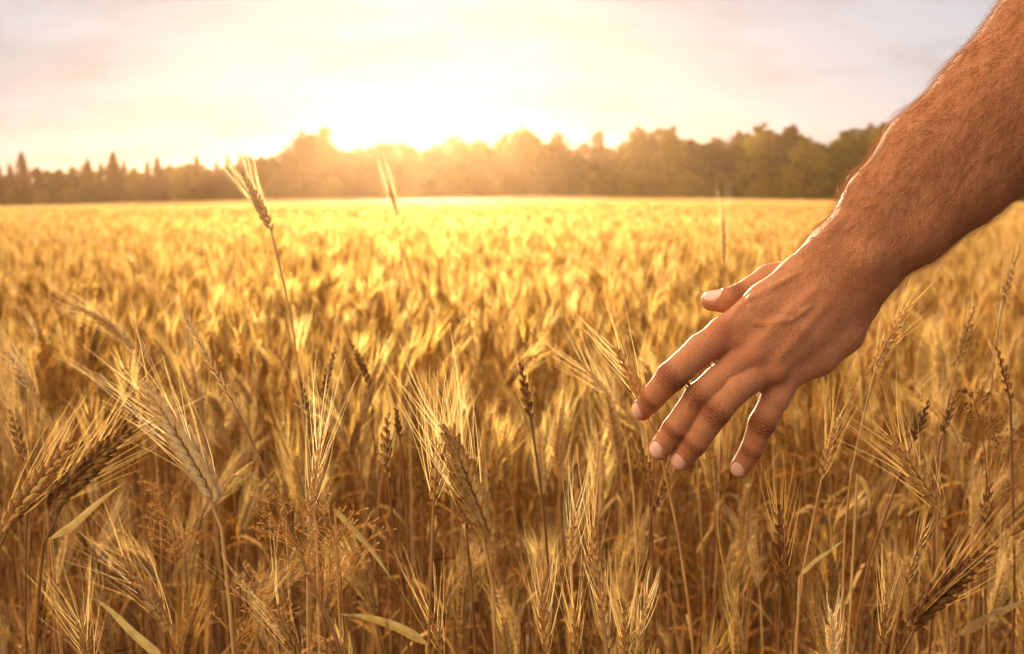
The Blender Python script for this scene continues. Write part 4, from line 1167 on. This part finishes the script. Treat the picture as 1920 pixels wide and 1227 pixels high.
        VV.append(P); QQ.append(np.array(qs) + off); mi.append(np.ones(len(qs), int))
        tipb = np.clip((b - .80) / .12, 0, 1) * .55; rr_.append(tipb); JJ.append(np.zeros((len(P), 3))); off += len(P)
    V = np.concatenate(VV); Q = np.concatenate(QQ)
    root = PXo = c2w(FING['middle'][0][0][None])[0]
    me = mesh_np('person', c2w(V) - root, Q, None, [M_skin, mn], True, {'redness_and_shade': np.concatenate(rr_), 'joint': np.concatenate(JJ)}, np.concatenate(mi))
    per = link('person', me, None, tuple(root))
    tag(per, 'bare forearm and left hand reaching in from the right, fingers spread over the wheat', 'person')
    # ---------------- hair
    Vs, Qs = VV[0], QQ[0]
    fcn = Vs[Qs].mean(1)
    e1 = Vs[Qs[:, 2]] - Vs[Qs[:, 0]]; e2 = Vs[Qs[:, 3]] - Vs[Qs[:, 1]]; ar = np.linalg.norm(np.cross(e1, e2), axis=1)
    fn = grad(hand_sdf, fcn)
    uu = fcn[:, 0] / -fcn[:, 2] * F + 960; vv = 613.5 - fcn[:, 1] / -fcn[:, 2] * F
    along = (uu - 1603) * .66 + (482 - vv) * .75                       # px up the arm from the wrist
    acr = (uu - 1603) * .75 + (vv - 482) * .66
    wgt = 1 / (1 + np.exp(-(along + 45) / 40.)) * (along < 600)
    wgt *= .55 + .45 * np.sin(fcn[:, 0] * 300) * np.sin(fcn[:, 1] * 260) * .5 + .3
    zx = (uu - 1140) / .391; zy = (vv - 440) / .391
    wgt = np.maximum(wgt, .55 * np.exp(-(((zx - 965) / 85) ** 2 + ((zy - 525) / 95) ** 2)))
    wgt = np.maximum(wgt, .10 * np.exp(-(((zx - 850) / 190) ** 2 + ((zy - 430) / 190) ** 2)))
    for x, y in ((640,620), (700,680), (470,560), (830,760)): wgt = np.maximum(wgt, .16 * np.exp(-(((zx - x) / 40) ** 2 + ((zy - y) / 40) ** 2)))
    wgt = wgt * ar
    r = np.random.default_rng(3); n = 12000
    idx = r.choice(len(fcn), n, p=wgt / wgt.sum())
    root0 = fcn[idx] + r.normal(0, .0002, (n, 3)); nn = fn[idx]
    flow = np.tile(np.array([-.50, -.86, 0.0]), (n, 1))
    lob = (acr[idx] < -25)[:, None]; flow = np.where(lob, np.array([-.80, -.35, .1]), flow)
    hair_hand = (along[idx] < -30)[:, None]; flow = np.where(hair_hand, np.array([-.35, -.9, .1]), flow)
    flow = flow + r.normal(0, .38, (n, 3)) + .10 * np.sin(root0[:, [1, 0, 2]] * 120)
    flow -= (flow * nn).sum(1)[:, None] * nn; flow /= np.linalg.norm(flow, axis=1)[:, None]
    ln = r.uniform(.007, .021, n) * np.where(along[idx] < -30, .62, 1)
    lift = r.uniform(.12, .55, n)
    m = 5; t = np.linspace(0, 1, m)
    curve = r.normal(0, .22, n)
    sd = np.cross(nn, flow)
    P = root0[:, None] + (flow[:, None] * t[None, :, None] + nn[:, None] * (lift[:, None] * (t - .45 * t ** 2)[None])[..., None] + sd[:, None] * (curve[:, None] * (t ** 2)[None])[..., None]) * ln[:, None, None]
    rad = .000066 * (1.1 - .85 * t)
    Tn = np.gradient(P, axis=1); Tn /= np.linalg.norm(Tn, axis=2)[..., None]
    A = np.cross(Tn, nn[:, None]); A /= np.linalg.norm(A, axis=2)[..., None] + 1e-9; B = np.cross(Tn, A)
    th_ = np.arange(3) * 2 * math.pi / 3
    VH = P[:, :, None] + rad[None, :, None, None] * (np.cos(th_)[None, None, :, None] * A[:, :, None] + np.sin(th_)[None, None, :, None] * B[:, :, None])
    i = np.arange(m - 1)[:, None] * 3; j = np.arange(3)[None]; j2 = (j + 1) % 3
    q = np.stack([i + j, i + j2, i + 3 + j2, i + 3 + j], -1).reshape(-1, 4)
    QH = (q[None] + (np.arange(n) * m * 3)[:, None, None]).reshape(-1, 4)
    mh, t = newmat('body_hair')
    p = t.nodes.new('ShaderNodeBsdfPrincipled'); p.inputs['Base Color'].default_value = (.24, .12, .045, 1); p.inputs['Roughness'].default_value = .4
    p.inputs['Specular IOR Level'].default_value = .4
    tr = t.nodes.new('ShaderNodeBsdfTranslucent'); tr.inputs['Color'].default_value = (.85, .52, .24, 1)
    ms = t.nodes.new('ShaderNodeMixShader'); ms.inputs[0].default_value = .45; L(t, p.outputs[0], ms.inputs[1]); L(t, tr.outputs[0], ms.inputs[2])
    L(t, ms.outputs[0], t.nodes.new('ShaderNodeOutputMaterial').inputs['Surface'])
    link('arm_hair', mesh_np('arm_hair', c2w(VH.reshape(-1, 3)) - root, QH, None, [mh], True), per)
build_hand()
#HAND-END
build_haze()
